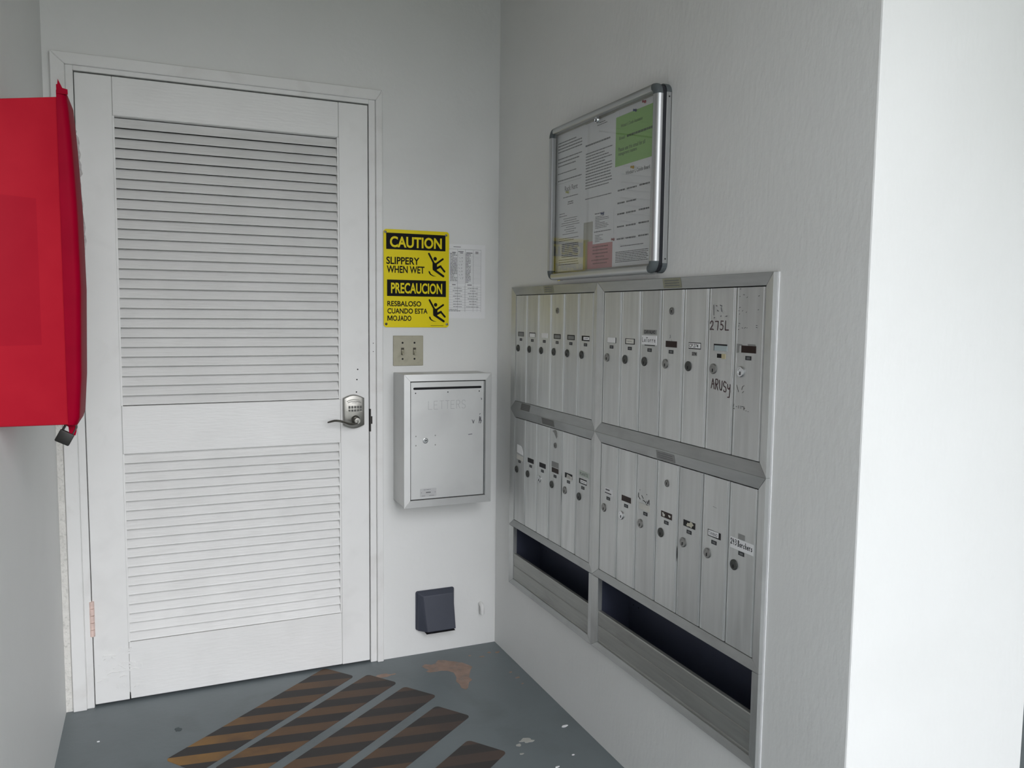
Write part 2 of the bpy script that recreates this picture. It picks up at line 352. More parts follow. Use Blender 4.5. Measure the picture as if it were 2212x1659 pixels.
GL = {
 'L': [[(0, 1), (0, 0), (.65, 0)]], 'E': [[(.65, 1), (0, 1), (0, 0), (.65, 0)], [(0, .52), (.55, .52)]],
 'T': [[(0, 1), (.75, 1)], [(.38, 1), (.38, 0)]],
 'R': [[(0, 0), (0, 1), (.45, 1), (.62, .88), (.62, .65), (.45, .52), (0, .52)], [(.3, .52), (.66, 0)]],
 'S': [[(.62, .85), (.48, 1), (.15, 1), (0, .86), (0, .66), (.14, .54), (.48, .46), (.62, .34), (.62, .14), (.48, 0), (.14, 0), (0, .14)]],
 '2': [[(0, .72), (.1, .95), (.35, 1), (.55, .82), (.48, .55), (.05, .12), (0, .02), (.15, .0), (.35, .1), (.68, .02)]],
 '7': [[(0, .93), (.3, .97), (.62, .95), (.52, .5), (.48, 0)]],
 '5': [[(.62, .98), (.12, 1), (.08, .56), (.35, .62), (.58, .42), (.5, .12), (.22, 0), (0, .08)]],
 'A': [[(0, 0), (.2, .6), (.38, 1), (.55, .55), (.68, 0)], [(.1, .4), (.6, .42)]],
 'U': [[(0, 1), (.02, .3), (.2, .02), (.48, .1), (.6, .35)], [(.62, 1), (.6, .05)]],
 'Y': [[(0, .8), (.08, .45), (.35, .4), (.55, .55)], [(.62, .85), (.6, .2), (.5, -.42), (.12, -.45)]],
 'a': [[(.5, .5), (.2, .55), (0, .3), (.12, .02), (.4, .15), (.5, .5), (.52, .05), (.65, .05)]],
 'o': [[(.3, .55), (.05, .42), (.02, .12), (.25, 0), (.5, .15), (.48, .45), (.3, .55)]],
 'r': [[(.02, .55), (.08, 0)], [(.08, .35), (.25, .55), (.5, .5)]],
 'e': [[(.05, .28), (.5, .34), (.4, .55), (.15, .5), (.02, .22), (.18, 0), (.6, .12)]],
 '4': [[(.1, 1), (.02, .5), (.5, .5)], [(.42, .85), (.4, 0)]],
 '3': [[(.05, .92), (.35, 1), (.5, .8), (.2, .55), (.52, .38), (.42, .06), (.05, .02)]],
 'B': [[(.1, 1), (.12, 0)], [(0, .95), (.45, 1), (.58, .8), (.15, .55), (.62, .38), (.55, .06), (.0, .0)]],
 'c': [[(.5, .48), (.25, .55), (.02, .3), (.15, .02), (.5, .08)]],
 'h': [[(.05, .95), (.06, 0)], [(.06, .35), (.28, .52), (.45, .4), (.48, 0)]],
 's': [[(.48, .52), (.15, .5), (.12, .34), (.45, .2), (.35, 0), (.0, .05)]],
 'N': [[(0, 0), (.05, 1), (.55, 0), (.6, 1)]], 'O': [[(.3, 1), (.02, .7), (.05, .2), (.3, 0), (.55, .25), (.55, .75), (.3, 1)]],
 'C': [[(.55, .9), (.3, 1), (.02, .65), (.1, .1), (.4, 0), (.6, .1)]], 'P': [[(0, 0), (0, 1), (.45, 1), (.6, .8), (.45, .55), (0, .52)]],
 'V': [[(0, 1), (.3, 0), (.6, 1)]], 'I': [[(.1, 1), (.1, 0)]], ' ': [],
}
def handwrite(mb, s, u0, u1, v0, v1, d, wd, jig=0.0, slope=0.0):
    n = len(s); cw = (u1 - u0) / n
    for i, ch in enumerate(s):
        for st in GL[ch]:
            pts = []
            for (a, b) in st:
                u = u0 + cw * (i + a * 1.18 * 0.82)
                v = v0 + b * (v1 - v0) + slope * (u - u0)
                pts.append((u + random.uniform(-jig, jig), v + random.uniform(-jig, jig)))
            mb.stroke(pts, wd, d)

def wordlines(mb, u0, u1, vt, vb, n, d, h=0.0022, seed=1, indent=0.0, ragged=0.5, center=False):
    r = random.Random(seed)
    for k in range(n):
        v = vt - (vt - vb) * (k + 0.5) / n
        end = u1 - (u1 - u0) * (ragged * r.random() if r.random() < 0.35 else 0.06 * r.random())
        st = u0 + indent
        if center:
            ww = (u1 - u0) * r.uniform(0.35, 0.9); st = (u0 + u1 - ww) / 2; end = st + ww
        u = st
        while u < end:
            wl = min(r.uniform(0.004, 0.016), end - u)
            mb.rect(u, u + wl, v - h / 2, v + h / 2, d); u += wl + 0.0014

def blob(cu, cv, ru, rv, n=22, jag=0.3, seed=0):
    r = random.Random(seed); out = []
    ph = [r.uniform(0, 6.28) for _ in range(4)]
    for i in range(n):
        a = 2 * math.pi * i / n
        k = 1 + jag * (0.5 * math.sin(2 * a + ph[0]) + 0.3 * math.sin(3 * a + ph[1]) + 0.3 * math.sin(5 * a + ph[2]) + r.uniform(-.25, .25))
        out.append((cu + ru * k * math.cos(a), cv + rv * k * math.sin(a)))
    return out

# ================================================================== SETTING
CZ = 2.495
WY = 1.783                     # the mailbox wall ends at y = -WY
# back wall with the door opening
m = MB(FB); m.prism([(-1.75, 0), (-1.462, 0), (-1.462, 2.062), (-.465, 2.062), (-.465, 0), (.52, 0), (.52, CZ), (-1.75, CZ)], -.16, 0)
tag(m.build('wall_back', PLASTER), 'white painted plaster wall around the louvred door', 'wall', kind='structure')
# added dark shell behind the door, keeps sky out of the louvre gaps
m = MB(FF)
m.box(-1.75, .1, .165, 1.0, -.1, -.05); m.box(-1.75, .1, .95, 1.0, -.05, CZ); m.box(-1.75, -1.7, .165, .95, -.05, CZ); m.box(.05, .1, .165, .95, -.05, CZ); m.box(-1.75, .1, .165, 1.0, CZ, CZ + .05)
tag(m.build('wall_dark_shell', SHELLM), 'added dark room shell behind the louvred door, keeping out the sky', 'wall', kind='structure')
# left wall
m = MB(FL); m.box(-7.0, 0.0, -.05, CZ, -.22, 0)
tag(m.build('wall_left', PLASTER_R), 'white painted wall on the left beside the door casing', 'wall', kind='structure')
# right wall with the mailbox recess, its end rounded
OU0, OU1, OZ0, OZ1, OD = .168, 1.534, .302, 1.396, -.26
m = MB(FR); c = .004
def q(*p): m.add([FR(*x) for x in p], [(0, 1, 2, 3)])
e = WY - c
for (a, b_, z0, z1) in ((0, OU0, 0, CZ), (OU1, e, 0, CZ), (OU0, OU1, 0, OZ0), (OU0, OU1, OZ1, CZ)):
    q((a, z0, 0), (b_, z0, 0), (b_, z1, 0), (a, z1, 0))
q((OU0, OZ0, OD), (OU1, OZ0, OD), (OU1, OZ1, OD), (OU0, OZ1, OD))
q((OU0, OZ0, 0), (OU1, OZ0, 0), (OU1, OZ0, OD), (OU0, OZ0, OD)); q((OU0, OZ1, 0), (OU1, OZ1, 0), (OU1, OZ1, OD), (OU0, OZ1, OD))
q((OU0, OZ0, 0), (OU0, OZ1, 0), (OU0, OZ1, OD), (OU0, OZ0, OD)); q((OU1, OZ0, 0), (OU1, OZ1, 0), (OU1, OZ1, OD), (OU1, OZ0, OD))
PX = .521
q((e, 0, 0), (WY - c * .3, 0, -c * .3), (WY - c * .3, CZ, -c * .3), (e, CZ, 0)); q((WY - c * .3, 0, -c * .3), (WY, 0, -c), (WY, CZ, -c), (WY - c * .3, CZ, -c * .3))
q((WY, 0, -c), (WY, 0, -PX), (WY, CZ, -PX), (WY, CZ, -c)); q((WY, 0, -PX), (-.16, 0, -PX), (-.16, CZ, -PX), (WY, CZ, -PX))
tag(m.build('wall_right', PLASTER_R, fixn=False), 'white painted wall holding the mailboxes, ending in a bright corner', 'wall', kind='structure')
# floor, ceiling, ground
m = MB(FF); m.box(XL, 1.5, -7.0, .16, -.12, 0)
floor = tag(m.build('floor', FLOORM), 'blue-grey painted concrete floor, scuffed and chipped', 'floor', kind='structure')
m = MB(FF); m.prism([(-1.75, -2.8), (.12, -2.8), (.12, -4.3), (1.72, -4.3), (1.72, 1.0), (-1.75, 1.0)], CZ, CZ + .18)  # right part runs further out, added to shade the end of the mailbox wall
tag(m.build('ceiling', CEIL), 'pale ceiling slab over the entrance, right part added to shade the wall end', 'ceiling', kind='structure')
m = MB(FF); m.box(-40, 40, -40, 40, -.3, -.14)
tag(m.build('floor_outside_lawn', GRASS), 'lawn outside the sheltered entrance', 'lawn', kind='structure')

m = MB(FF); m.box(1.5, 1.72, -7.0, .16, -.12, 3.0)  # added unseen wall: narrows the light and bounces it to the left wall
tag(m.build('wall_light_screen', mat('light_screen_stucco', (.78, .77, .73), .85, bump=.3, bscale=20)), 'added stucco wall out of view that narrows and bounces the light', 'wall', kind='structure')

# bare patches where the floor paint has come off
def patch(pts, mt, d=.0006):
    mb = MB(FF); mb.prism(pts, -.0002, d); return mb.build('bare_patch', mt, floor, fixn=True)
patch([(-.338, -.113), (-.322, -.098), (-.300, -.112), (-.283, -.106), (-.266, -.083), (-.245, -.090), (-.225, -.108), (-.205, -.122), (-.188, -.138), (-.172, -.168), (-.166, -.186),
       (-.180, -.205), (-.194, -.232), (-.207, -.262), (-.205, -.285), (-.222, -.300), (-.240, -.338), (-.252, -.348), (-.262, -.330), (-.258, -.300), (-.262, -.275), (-.250, -.245), (-.246, -.205),
       (-.262, -.182), (-.283, -.172), (-.305, -.173), (-.328, -.170), (-.336, -.158), (-.322, -.150), (-.330, -.135)], BARE)
patch(blob(-.49, -.133, .026, .016, seed=3), BARE)
patch(blob(-.452, -.135, .008, .005, seed=4), BARE)
patch(blob(-.198, -.736, .022, .012, seed=5, jag=.5), BARE2)
patch(blob(-.232, -.752, .009, .006, seed=6), BARE2)
patch(blob(-.243, -.80, .006, .004, seed=7), BARE2)
for k, (x, y, s_) in enumerate(((-.052, -.28, .006), (-.047, -.33, .008), (-.05, -.38, .005), (-.03, -.10, .010), (-.06, -.09, .008), (-.10, -.115, .009), (-.14, -.09, .006))):
    patch(blob(x, y, s_, s_ * .7, seed=20 + k), BARE)
def scrap(x, y, s_, seed, label):
    mb = MB(FF); p = blob(x, y, s_, s_ * .45, n=9, seed=seed); mb.prism(p, 0.0002, .0025)
    return tag(mb.build('paper_scrap', PAPER), label, 'litter', 'white scraps on the floor')
scrap(-.050, -.705, .011, 31, 'tiny white scrap on the floor closest to the mailbox wall')
scrap(-.178, -.905, .006, 32, 'tiny white scrap on the floor near the bottom picture edge')
scrap(-.105, -.865, .004, 33, 'speck of white litter between two scraps by the mailbox wall')
scrap(-1.401, -.246, .004, 34, 'speck of white litter on the floor near the left wall')
mb = MB(FF); mb.prism(blob(-1.177, -.259, .010, .012, seed=9), -.0001, .0012)
tag(mb.build('gum_spot', mat('old_gum', lin((74, 84, 86)), 0.6)), 'flattened dark gum spot on the floor left of the hazard tape', 'gum')

# hazard tape strips
def tape(A, B, ang, L, label):
    d = Vector((math.cos(math.radians(ang)), math.sin(math.radians(ang))))
    A = Vector(A); B = Vector(B)
    wv = (B - A); wv = wv - d * wv.dot(d)          # square the end
    A = B - wv
    C = B - d * L; D = A - d * L
    r = .014; pts = []
    cs = [A, D, C, B]
    for i in range(4):
        P = cs[i]; a = (cs[i - 1] - P).normalized(); b_ = (cs[(i + 1) % 4] - P).normalized()
        for k in range(5):
            t = k / 4 * math.pi / 2
            cc = P + (a + b_) * r
            pts.append(tuple(cc - a * r * math.sin(t) - b_ * r * math.cos(t)) if False else tuple(cc - b_ * r * math.cos(t) - a * r * math.sin(t)))
    # corner arcs run from edge a to edge b
    out = []
    for i in range(4):
        out += pts[i * 5:(i + 1) * 5]
    mb = MB(FF); mb.prism(out, 0, .0012)
    return tag(mb.build('hazard_tape', HAZ), label, 'floor tape', 'hazard tape strips on the floor')
tape((-.676, .006), (-.587, -.0975), 39, .70, 'worn black and amber hazard tape strip reaching the foot of the door')
tape((-.5375, -.1016), (-.4583, -.2062), 38, .70, 'black and brown hazard tape strip, second from the door')
tape((-.4511, -.2516), (-.3608, -.3522), 37.7, .70, 'middle black and brown hazard tape strip of the five')
tape((-.39, -.4254), (-.304, -.5285), 37, .70, 'dark worn hazard tape strip, fourth from the door')
tape((-.3659, -.6678), (-.2806, -.7747), 37.5, .70, 'hazard tape strip at the bottom edge, farthest from the door')

# rough strip of wall between left wall and door casing
m = MB(FB); m.box(XL, -1.488, 0, 1.15, 0, .004)
tag(m.build('trim_plaster_edge', ROUGHPL), 'rough speckled plaster edge between left wall and door casing', 'trim', kind='structure')

# ================================================================== DOOR AND CASING
t = thing('trim_door_casing', 'white painted wooden casing around the louvred door', 'door frame', (-.97, 0, 0), kind='structure')
m = MB(FB); m.prism([(-1.486, 0), (-1.446, 0), (-1.446, 2.052), (-1.486, 2.088)], -.002, .015); m.build('side_casing', CASP, t, bevel=.002, seg=1)
m = MB(FB); m.prism([(-.4555, 0), (-.4555, 2.088), (-.479, 2.052), (-.479, 0)], -.002, .015); m.build('side_casing', CASP, t, bevel=.002, seg=1)
m = MB(FB); m.prism([(-1.486, 2.088), (-1.446, 2.052), (-.479, 2.052), (-.4555, 2.088)], -.002, .0155); m.build('head_casing', CASP, t, bevel=.002, seg=1)
m = MB(FB); m.box(-1.446, -1.4245, 0, 2.055, -.155, .006); m.build('jamb', CASP, t, bevel=.0015, seg=1)
m = MB(FB); m.box(-.5025, -.479, 0, 2.055, -.155, .004); m.build('jamb', CASP, t, bevel=.0015, seg=1)
m = MB(FB); m.box(-1.4245, -.5025, 2.0375, 2.056, -.155, .006); m.build('head_jamb', CASP, t, bevel=.0015, seg=1)
m = MB(FB); m.box(-.5035, -.4985, .872, .955, -.01, .0045); m.box(-.4985, -.4935, .900, .928, .002, .0048)
sp = m.build('strike_plate', mat('strike_dark', (.035, .032, .03), .5, .6), t); sp['label'] = 'dark metal strike plate'
m = MB(FB)
for z in (.16, .235): m.disc(-.489, 1.10 + z * .4, [(.0016, .0041), (.0016, .0044)], 8)
m.build('nail_hole', BLACK, t)

door = thing('door_1', 'white wooden door with two louvred panels and keypad lever lock', 'door', (-.964, 0, .006), kind='structure')
DX0, DX1, DZ0, DZ1 = -1.4225, -.5055, .008, 2.0335
SX0, SX1 = -1.3185, -.6085
FD = .001     # face of the door leaf
for a, b_ in ((DX0, SX0), (SX1, DX1)):
    m = MB(FB); m.box(a, b_, DZ0, DZ1, -.036, FD); m.build('stile', STILEP, door, bevel=.0018, seg=1)
for z0, z1 in ((1.914, DZ1), (.836, .9935), (DZ0 + .001, .203)):
    m = MB(FB); m.box(SX0 + .0006, SX1 - .0006, z0, z1, -.036, FD - .0004); m.build('rail', DOORP, door, bevel=.0018, seg=1)
# slats: lower edge out, upper edge in
proto = None
PITCH = .03156
lines = [1.8793 - i * PITCH for i in range(28)] + [.9955] + [.8045 - i * PITCH for i in range(19)] + [.2045]
for i, z in enumerate(lines):
    if proto is None:
        m = MB(FB)
        prof = [(0.0, -.0050), (.0012, -.0036), (.0045, -.0052), (.0320, -.0245), (.0308, -.0285), (.0010, -.0092), (-.0002, -.0070)]
        m.extu([(z + v, d) for v, d in prof], SX0 + .001, SX1 - .001)
        proto = m.build('slat', SLATP, door)
        z0 = z
    else:
        o = place_copy(proto, door, (0, random.uniform(-.0006, .0006), z - z0))
        o.rotation_euler = (random.uniform(-.012, .012), random.uniform(-.0008, .0008), 0)
# beads round the louvre openings
for z0, z1 in ((.9935, 1.914), (.203, .836)):
    m = MB(FB)
    m.box(SX0, SX0 + .0045, z0, z1, -.03, -.0030); m.build('panel_bead', STILEP, door)
    m = MB(FB)
    m.box(SX1 - .0045, SX1, z0, z1, -.03, -.0030); m.build('panel_bead', STILEP, door)
# split at the foot of the left stile
m = MB(FB); m.prism([(SX0 - .0015, .0085), (SX0 + .003, .0085), (SX0 + .0018, .03), (SX0 - .0005, .034)], FD - .001, FD + .0006); m.build('split', BLACK, door)
# lifted, flaking paint at the lower left corner and on rails
PEEL = DOORP
r = random.Random(5)
m = MB(FB)
for k in range(26):
    m.prism(blob(-1.355 + r.gauss(0, .035), .125 + r.gauss(0, .035), r.uniform(.004, .016), r.uniform(.003, .010), n=10, jag=.6, seed=100 + k), FD - .0005, FD + r.uniform(.0008, .0034))
pf = m.build('paint_flakes', PEEL, door); pf['kind'] = 'stuff'
m = MB(FB)
for (x, z) in ((-.546, 1.100), (-.549, 1.063), (-.551, 1.018)): m.disc(x, z, [(.0026, FD + .0001), (.0026, FD + .0005)], 10)
m.build('screw_hole', BLACK, door)
# hinge
hg = MB(FB)
hinge = None
for k in range(5):
    z = .241 + k * .0236
    m = MB(FB); n = 12
    m.loft([[(-1.4235 + .0075 * math.cos(2 * math.pi * i / n), -.0035 + .0075 * math.sin(2 * math.pi * i / n), zz) for i in range(n)] for zz in (z + .0008, z + .0228)])
    if hinge is None: hinge = m.build('hinge', COPPER, door, smooth=True); hinge['label'] = 'worn copper-pink hinge knuckle'
    else: m.build('hinge_knuckle', COPPER, hinge, smooth=True)

# keypad lever lock
LX0, LX1 = -.6005, -.5265
lc = (LX0 + LX1) / 2
def esc(inset, rise=.012):
    p = []
    a0, a1, zb, zt = LX0 + inset, LX1 - inset, .900 + inset, .9975 - inset
    for k in range(9): t_ = k / 8; p.append((a1 + (a0 - a1) * t_, zt + rise * math.sin(math.pi * t_) * (1 if True else 0)))
    for k in range(9): t_ = k / 8; p.append((a0 + (a1 - a0) * t_, zb - rise * math.sin(math.pi * t_)))
    return p
m = MB(FB)
m.loft([[FB(u, v, d) for u, v in esc(i)] for i, d in ((0, FD), (0, FD + .017), (.0015, FD + .0205), (.004, FD + .0215))])
lock = m.build('keypad_lock', NICKEL, door, smooth=True); lock['label'] = 'aged nickel keypad lock with lever handle'
ld = FD + .0215
m = MB(FB)
def arc(z, wd, sag, th, d0, d1):
    up = []; lo = []
    for k in range(9):
        t_ = k / 8 * 2 - 1; up.append((lc + t_ * wd, z - sag * t_ * t_ + th)); lo.append((lc + t_ * wd, z - sag * t_ * t_))
    m.prism(up + lo[::-1], d0, d1)
arc(.9915, .026, .006, .0035, ld - .001, ld + .003); m.build('visor', NICKEL, lock)
m = MB(FB); arc(.9855, .024, .005, .0022, ld - .001, ld + .0004); arc(.981, .008, .0004, .0014, ld - .001, ld + .0005); m.build('groove', NICKELD, lock)
m = MB(FB); arc(.9475, .028, -.002, .0022, ld - .001, ld + .003); m.build('ridge', NICKEL, lock)
kp = None
for row in range(2):
    for cc in range(5):
        x = lc - .0205 + cc * .0102 + .003; z = .9655 - row * .0125
        if kp is None:
            m = MB(FB); m.box(x - .0037, x + .0037, z - .0045, z + .0045, ld - .0005, ld + .0016); kp = m.build('key', NICKELD, lock, bevel=.0008, seg=1); k0 = (x, z)
        else: place_copy(kp, lock, (x - k0[0], 0, z - k0[1]))
rx, rz = lc + .0035, .9195
m = MB(FB); m.disc(rx, rz, [(.0165, ld - .001), (.0165, ld + .002), (.0145, ld + .004), (.0125, ld + .012), (.0120, ld + .034), (.0108, ld + .0375), (.009, ld + .038)], 24); m.build('rose', NICKEL, lock, smooth=True)
m = MB(FB); m.disc(rx, rz, [(.0088, ld + .0375), (.0088, ld + .0386), (.0078, ld + .0386)], 20); m.mi = 1; m.box(rx - .0012, rx + .0012, rz - .006, rz + .003, ld + .038, ld + .0390)
m.build('key_cylinder', [NICKEL, BLACK], lock, smooth=True)
m = MB(FB)
pts = []; rs = []
for k in range(15):
    t_ = k / 14
    u = rx - .001 - t_ * .104
    z = rz - .0085 + .0000 + (-.002 * math.sin(math.pi * min(1, t_ * 2.2)) + .0135 * (1 - math.cos(math.pi * max(0, min(1, (t_ - .15) / .6)))) / 2) - .006 * max(0, t_ - .8) / .2
    d = ld + .030 + .010 * math.sin(math.pi * t_)
    pts.append(FB(u, z, d)); rs.append(.0068 * (1 - t_) ** .5 * .55 + .0032)
rings = []
for k, p in enumerate(pts):
    n = 10; a = rs[k]
    rings.append([(p[0], p[1] + a * 1.5 * math.cos(2 * math.pi * i / n), p[2] + a * .85 * math.sin(2 * math.pi * i / n)) for i in range(n)])
m.loft(rings); m.build('lever', NICKEL, lock, smooth=True)

# ================================================================== BACK WALL THINGS
# schedule sheet, partly under the sign
m = MB(FB); m.prism([(-.272, 1.2865), (-.053, 1.2865), (-.0545, 1.564), (-.272, 1.5635)], .0002, .0009)
pp = m.build('schedule_sheet', PAPER); tag(pp, 'white printed table sheet on the wall, half behind the caution sign', 'paper')
m = MB(FB); pd = .0012
m.rect(-.182, -.153, 1.5525, 1.5545, pd)
gz0, gz1 = 1.545, 1.415
for k in range(24):
    z = 1.531 - k * .0049; m.rect(-.205, -.071, z - .0002, z + .0002, pd)
for x in (-.205, -.165, -.134, -.102, -.071): m.rect(x - .0003, x + .0003, 1.311, 1.545, pd)
m.rect(-.205, -.071, 1.5445, 1.5452, pd)
for k in range(10):
    z = 1.405 - k * .0098; m.rect(-.205, -.071, z - .0002, z + .0002, pd)
for x in (-.137, -.086): m.rect(x - .0002, x + .0002, 1.311, 1.41, pd)
wordlines(m, -.195, -.167, 1.53, 1.425, 20, pd + .0001, .0022, 3)
wordlines(m, -.133, -.112, 1.53, 1.42, 20, pd + .0001, .0022, 4)
for (a, b_, z) in ((-.187, -.173, 1.5325), (-.163, -.142, 1.5365), (-.156, -.144, 1.5315), (-.131, -.106, 1.5325), (-.094, -.082, 1.5365), (-.094, -.082, 1.5315), (-.187, -.173, 1.4125), (-.126, -.108, 1.4125)):
    m.rect(a, b_, z - .0014, z + .0014, pd + .0002)
wordlines(m, -.19, -.14, 1.405, 1.325, 8, pd + .0001, .0018, 6, center=True)
wordlines(m, -.133, -.075, 1.405, 1.325, 8, pd + .0001, .0018, 7, center=True)
wordlines(m, -.203, -.13, 1.322, 1.312, 2, pd + .0001, .0018, 8)
for k in range(7):
    z = 1.512 - k * .0125; x = -.158 + random.uniform(-.003, .003)
    m.stroke([(x, z + .002), (x + .004, z - .002)], .0008, pd + .0002); m.stroke([(x + .008, z + .002), (x + .013, z + .0025), (x + .010, z - .003)], .0008, pd + .0002)
m.build('print', INK, pp)

# caution sign
SD = .0045
m = MB(FB)
def rrect(u0, u1, v0, v1, rr, n=5):
    p = []
    for (cu, cv, a0) in ((u1 - rr, v1 - rr, 0), (u0 + rr, v1 - rr, 90), (u0 + rr, v0 + rr, 180), (u1 - rr, v0 + rr, 270)):
        for k in range(n + 1):
            a = math.radians(a0 + 90 * k / n); p.append((cu + rr * math.cos(a), cv + rr * math.sin(a)))
    return p
m.prism(rrect(-.4500, -.2005, 1.2520, 1.6060, .011), .0028, SD)
sign = m.build('caution_sign', YEL); tag(sign, 'yellow and black bilingual caution sign, slippery when wet', 'sign')
pd = SD + .0003
m = MB(FB); m.rect(-.4405, -.2150, 1.5345, 1.5930, pd); m.build('header_panel', SBLK, sign)
m = MB(FB); m.rect(-.4378, -.2125, 1.3655, 1.4250, pd); m.build('header_panel', SBLK, sign)
for body, a_, b_, c_, d_, bo, h_ in (('CAUTION', -.4268, -.2292, 1.5415, 1.5815, .03, YEL), ('PRECAUCION', -.4230, -.2272, 1.3755, 1.4145, .026, YEL),
        ('SLIPPERY', -.4402, -.3155, 1.4805, 1.5075, .024, SBLK), ('WHEN WET', -.4385, -.2960, 1.4495, 1.4755, .024, SBLK), ('RESBALOSO', -.4368, -.3085, 1.3285, 1.3480, .024, SBLK),
        ('CUANDO ESTA', -.4366, -.2840, 1.3020, 1.3215, .024, SBLK), ('ADO', -.3885, -.3465, 1.2755, 1.2950, .024, SBLK)):
    m = MB(FB); text_mesh(m, body, a_, b_, c_, d_, pd + (.0003 if h_ is YEL else 0), bo)
    if body == 'ADO':     # M and J drawn as outlines, the O as type
        text_mesh(m, 'O', -.4160, -.4000, 1.2755, 1.2950, pd, .024)
        m.poly([(-.3990 + x * .0092, 1.2755 + y * .0193) for x, y in ((.60, 1), (1, 1), (1, .28), (.88, .06), (.58, 0), (.2, .01), (0, .14), (.12, .32), (.36, .19), (.52, .2), (.60, .32))], pd)
        m.poly([(-.4366 + x * .0190, 1.2758 + y * .0188) for x, y in ((0, 0), (0, 1), (.25, 1), (.5, .36), (.75, 1), (1, 1), (1, 0), (.81, 0), (.81, .66), (.58, .08), (.42, .08), (.19, .66), (.19, 0))], pd)
    m.build('lettering', h_, sign)
m = MB(FB)
m.rect(-.272, -.222, 1.2577, 1.2589, pd)
m.build('small_print', SBLK, sign)
def slipman(zt, zb, x0, x1):
    m = MB(FB)
    def P(cx, cy): return (x0 + (cx - 640) / 205 * (x1 - x0), zt - (cy - 345) / 277 * (zt - zb))
    k = (x1 - x0) / 205
    lay = [0]
    def nd(): lay[0] += 1; return pd + .00008 * lay[0]
    def cap(pts, wd):
        (x_0, z_0), (x_1, z_1) = P(*pts[0]), P(*pts[1]); r_ = wd * k / 2; al = math.atan2(z_1 - z_0, x_1 - x_0)
        m.poly([(x_0 + r_ * math.cos(al + math.pi / 2 + a * math.pi / 10), z_0 + r_ * math.sin(al + math.pi / 2 + a * math.pi / 10)) for a in range(11)] +
               [(x_1 + r_ * math.cos(al - math.pi / 2 + a * math.pi / 10), z_1 + r_ * math.sin(al - math.pi / 2 + a * math.pi / 10)) for a in range(11)], nd())
    cap([(653, 358), (712, 470)], 21)
    cap([(722, 482), (812, 414)], 21)
    m.add([FB(P(724, 413)[0] + 20 * k * math.cos(a * math.pi / 12), P(724, 413)[1] + 20 * k * math.sin(a * math.pi / 12), pd) for a in range(24)], [tuple(range(24))])
    m.poly([P(*p) for p in ((694, 440), (705, 452), (724, 460), (738, 462), (746, 470), (745, 540), (720, 552), (697, 538), (694, 520))], nd())
    cap([(708, 534), (818, 610)], 25)
    cap([(735, 525), (785, 498)], 25); cap([(785, 498), (832, 556)], 21)
    m.poly([P(*p) for p in ((648, 556), (662, 556), (675, 585), (700, 604), (738, 616), (700, 614), (668, 598), (652, 578))], pd)
    return m.build('pictogram', SBLK, sign)
slipman(1.5275, 1.4385, -.2835, -.2140)
slipman(1.3570, 1.2715, -.2810, -.2120)
for (x, z, mt) in ((-.4435, 1.5955, LOCKM), (-.2125, 1.5935, LOCKM), (-.4410, 1.2640, NICKELD), (-.2085, 1.2640, LOCKM)):
    m = MB(FB); m.disc(x, z, [(.0048, SD), (.0046, SD + .0012), (.003, SD + .0024), (.001, SD + .0026)], 12); m.mi = 1; m.box(x - .0035, x + .0035, z - .0006, z + .0006, SD + .002, SD + .0028); m.build('screw', [mt, BLACK], sign, smooth=True)

# double light switch
sw = thing('light_switch', 'beige two-gang toggle switch plate above the letter box', 'switch', (-.3575, 0, 1.1105))
m = MB(FB); m.box(-.4150, -.3005, 1.1105, 1.2215, 0, .0055); m.build('cover_plate', IVORY, sw, bevel=.002)
for x in (-.3800, -.3345):
    m = MB(FB); m.box(x - .0055, x + .0055, 1.151, 1.177, .0045, .0062); m.build('toggle_slot', mat('slot_shadow', lin((70, 66, 55)), .7), sw)
    m = MB(FB); m.prism([(x - .0042, 1.153), (x + .0042, 1.153), (x + .0042, 1.170), (x - .0042, 1.170)], .0056, .009)
    m.loft([[FB(u, v, d) for u, v, d in ring] for ring in ([(x - .0042, 1.158, .006), (x + .0042, 1.158, .006), (x + .0042, 1.168, .006), (x - .0042, 1.168, .006)], [(x - .0034, 1.151, .017), (x + .0034, 1.151, .017), (x + .0034, 1.1575, .0185), (x - .0034, 1.1575, .0185)])])
    m.build('toggle', IVORY, sw, bevel=.0006, seg=1)
    for z in (1.1358, 1.1952):
        m = MB(FB); m.disc(x, z, [(.0036, .0050), (.0036, .0060), (.003, .0063)], 10); m.build('screw', BLACK, sw)

# letter box
BX0, BX1, BZ0, BZ1, BD = -.4155, -.0825, .6085, 1.0885, .148
lb = thing('letter_box', 'wall-hung aluminium outgoing mail box marked LETTERS', 'letter box', ((BX0 + BX1) / 2, 0, BZ0))
m = MB(FB); m.box(BX0 + .002, BX1 - .002, BZ0 + .002, BZ1 - .002, 0, BD - .012); m.build('body', ALUL, lb, bevel=.0015, seg=1)
ix0, ix1, iz0, iz1 = -.3925, -.1065, .6355, 1.0635
O = [(BX0, BZ0), (BX1, BZ0), (BX1, BZ1), (BX0, BZ1)]; I_ = [(ix0, iz0), (ix1, iz0), (ix1, iz1), (ix0, iz1)]
for k in range(4):
    j = (k + 1) % 4
    m = MB(FB)
    g = .0003
    m.loft([[FB(*O[k], BD - .014), FB(*O[j], BD - .014), FB(*I_[j], BD - .014), FB(*I_[k], BD - .014)],
            [FB(*O[k], BD - .003), FB(*O[j], BD - .003), FB(*I_[j], BD - .001), FB(*I_[k], BD - .001)],
            [FB(O[k][0], O[k][1], BD - .002), FB(*O[j], BD - .002), FB(*I_[j], BD), FB(*I_[k], BD)]])
    m.build('frame_trim', ALUL, lb, bevel=.0006, seg=1)
m = MB(FB); m.box(ix0 - .001, ix1 + .001, iz0 - .001, iz1 + .001, BD - .012, BD - .009); m.build('shadow_gap', BLACK, lb)
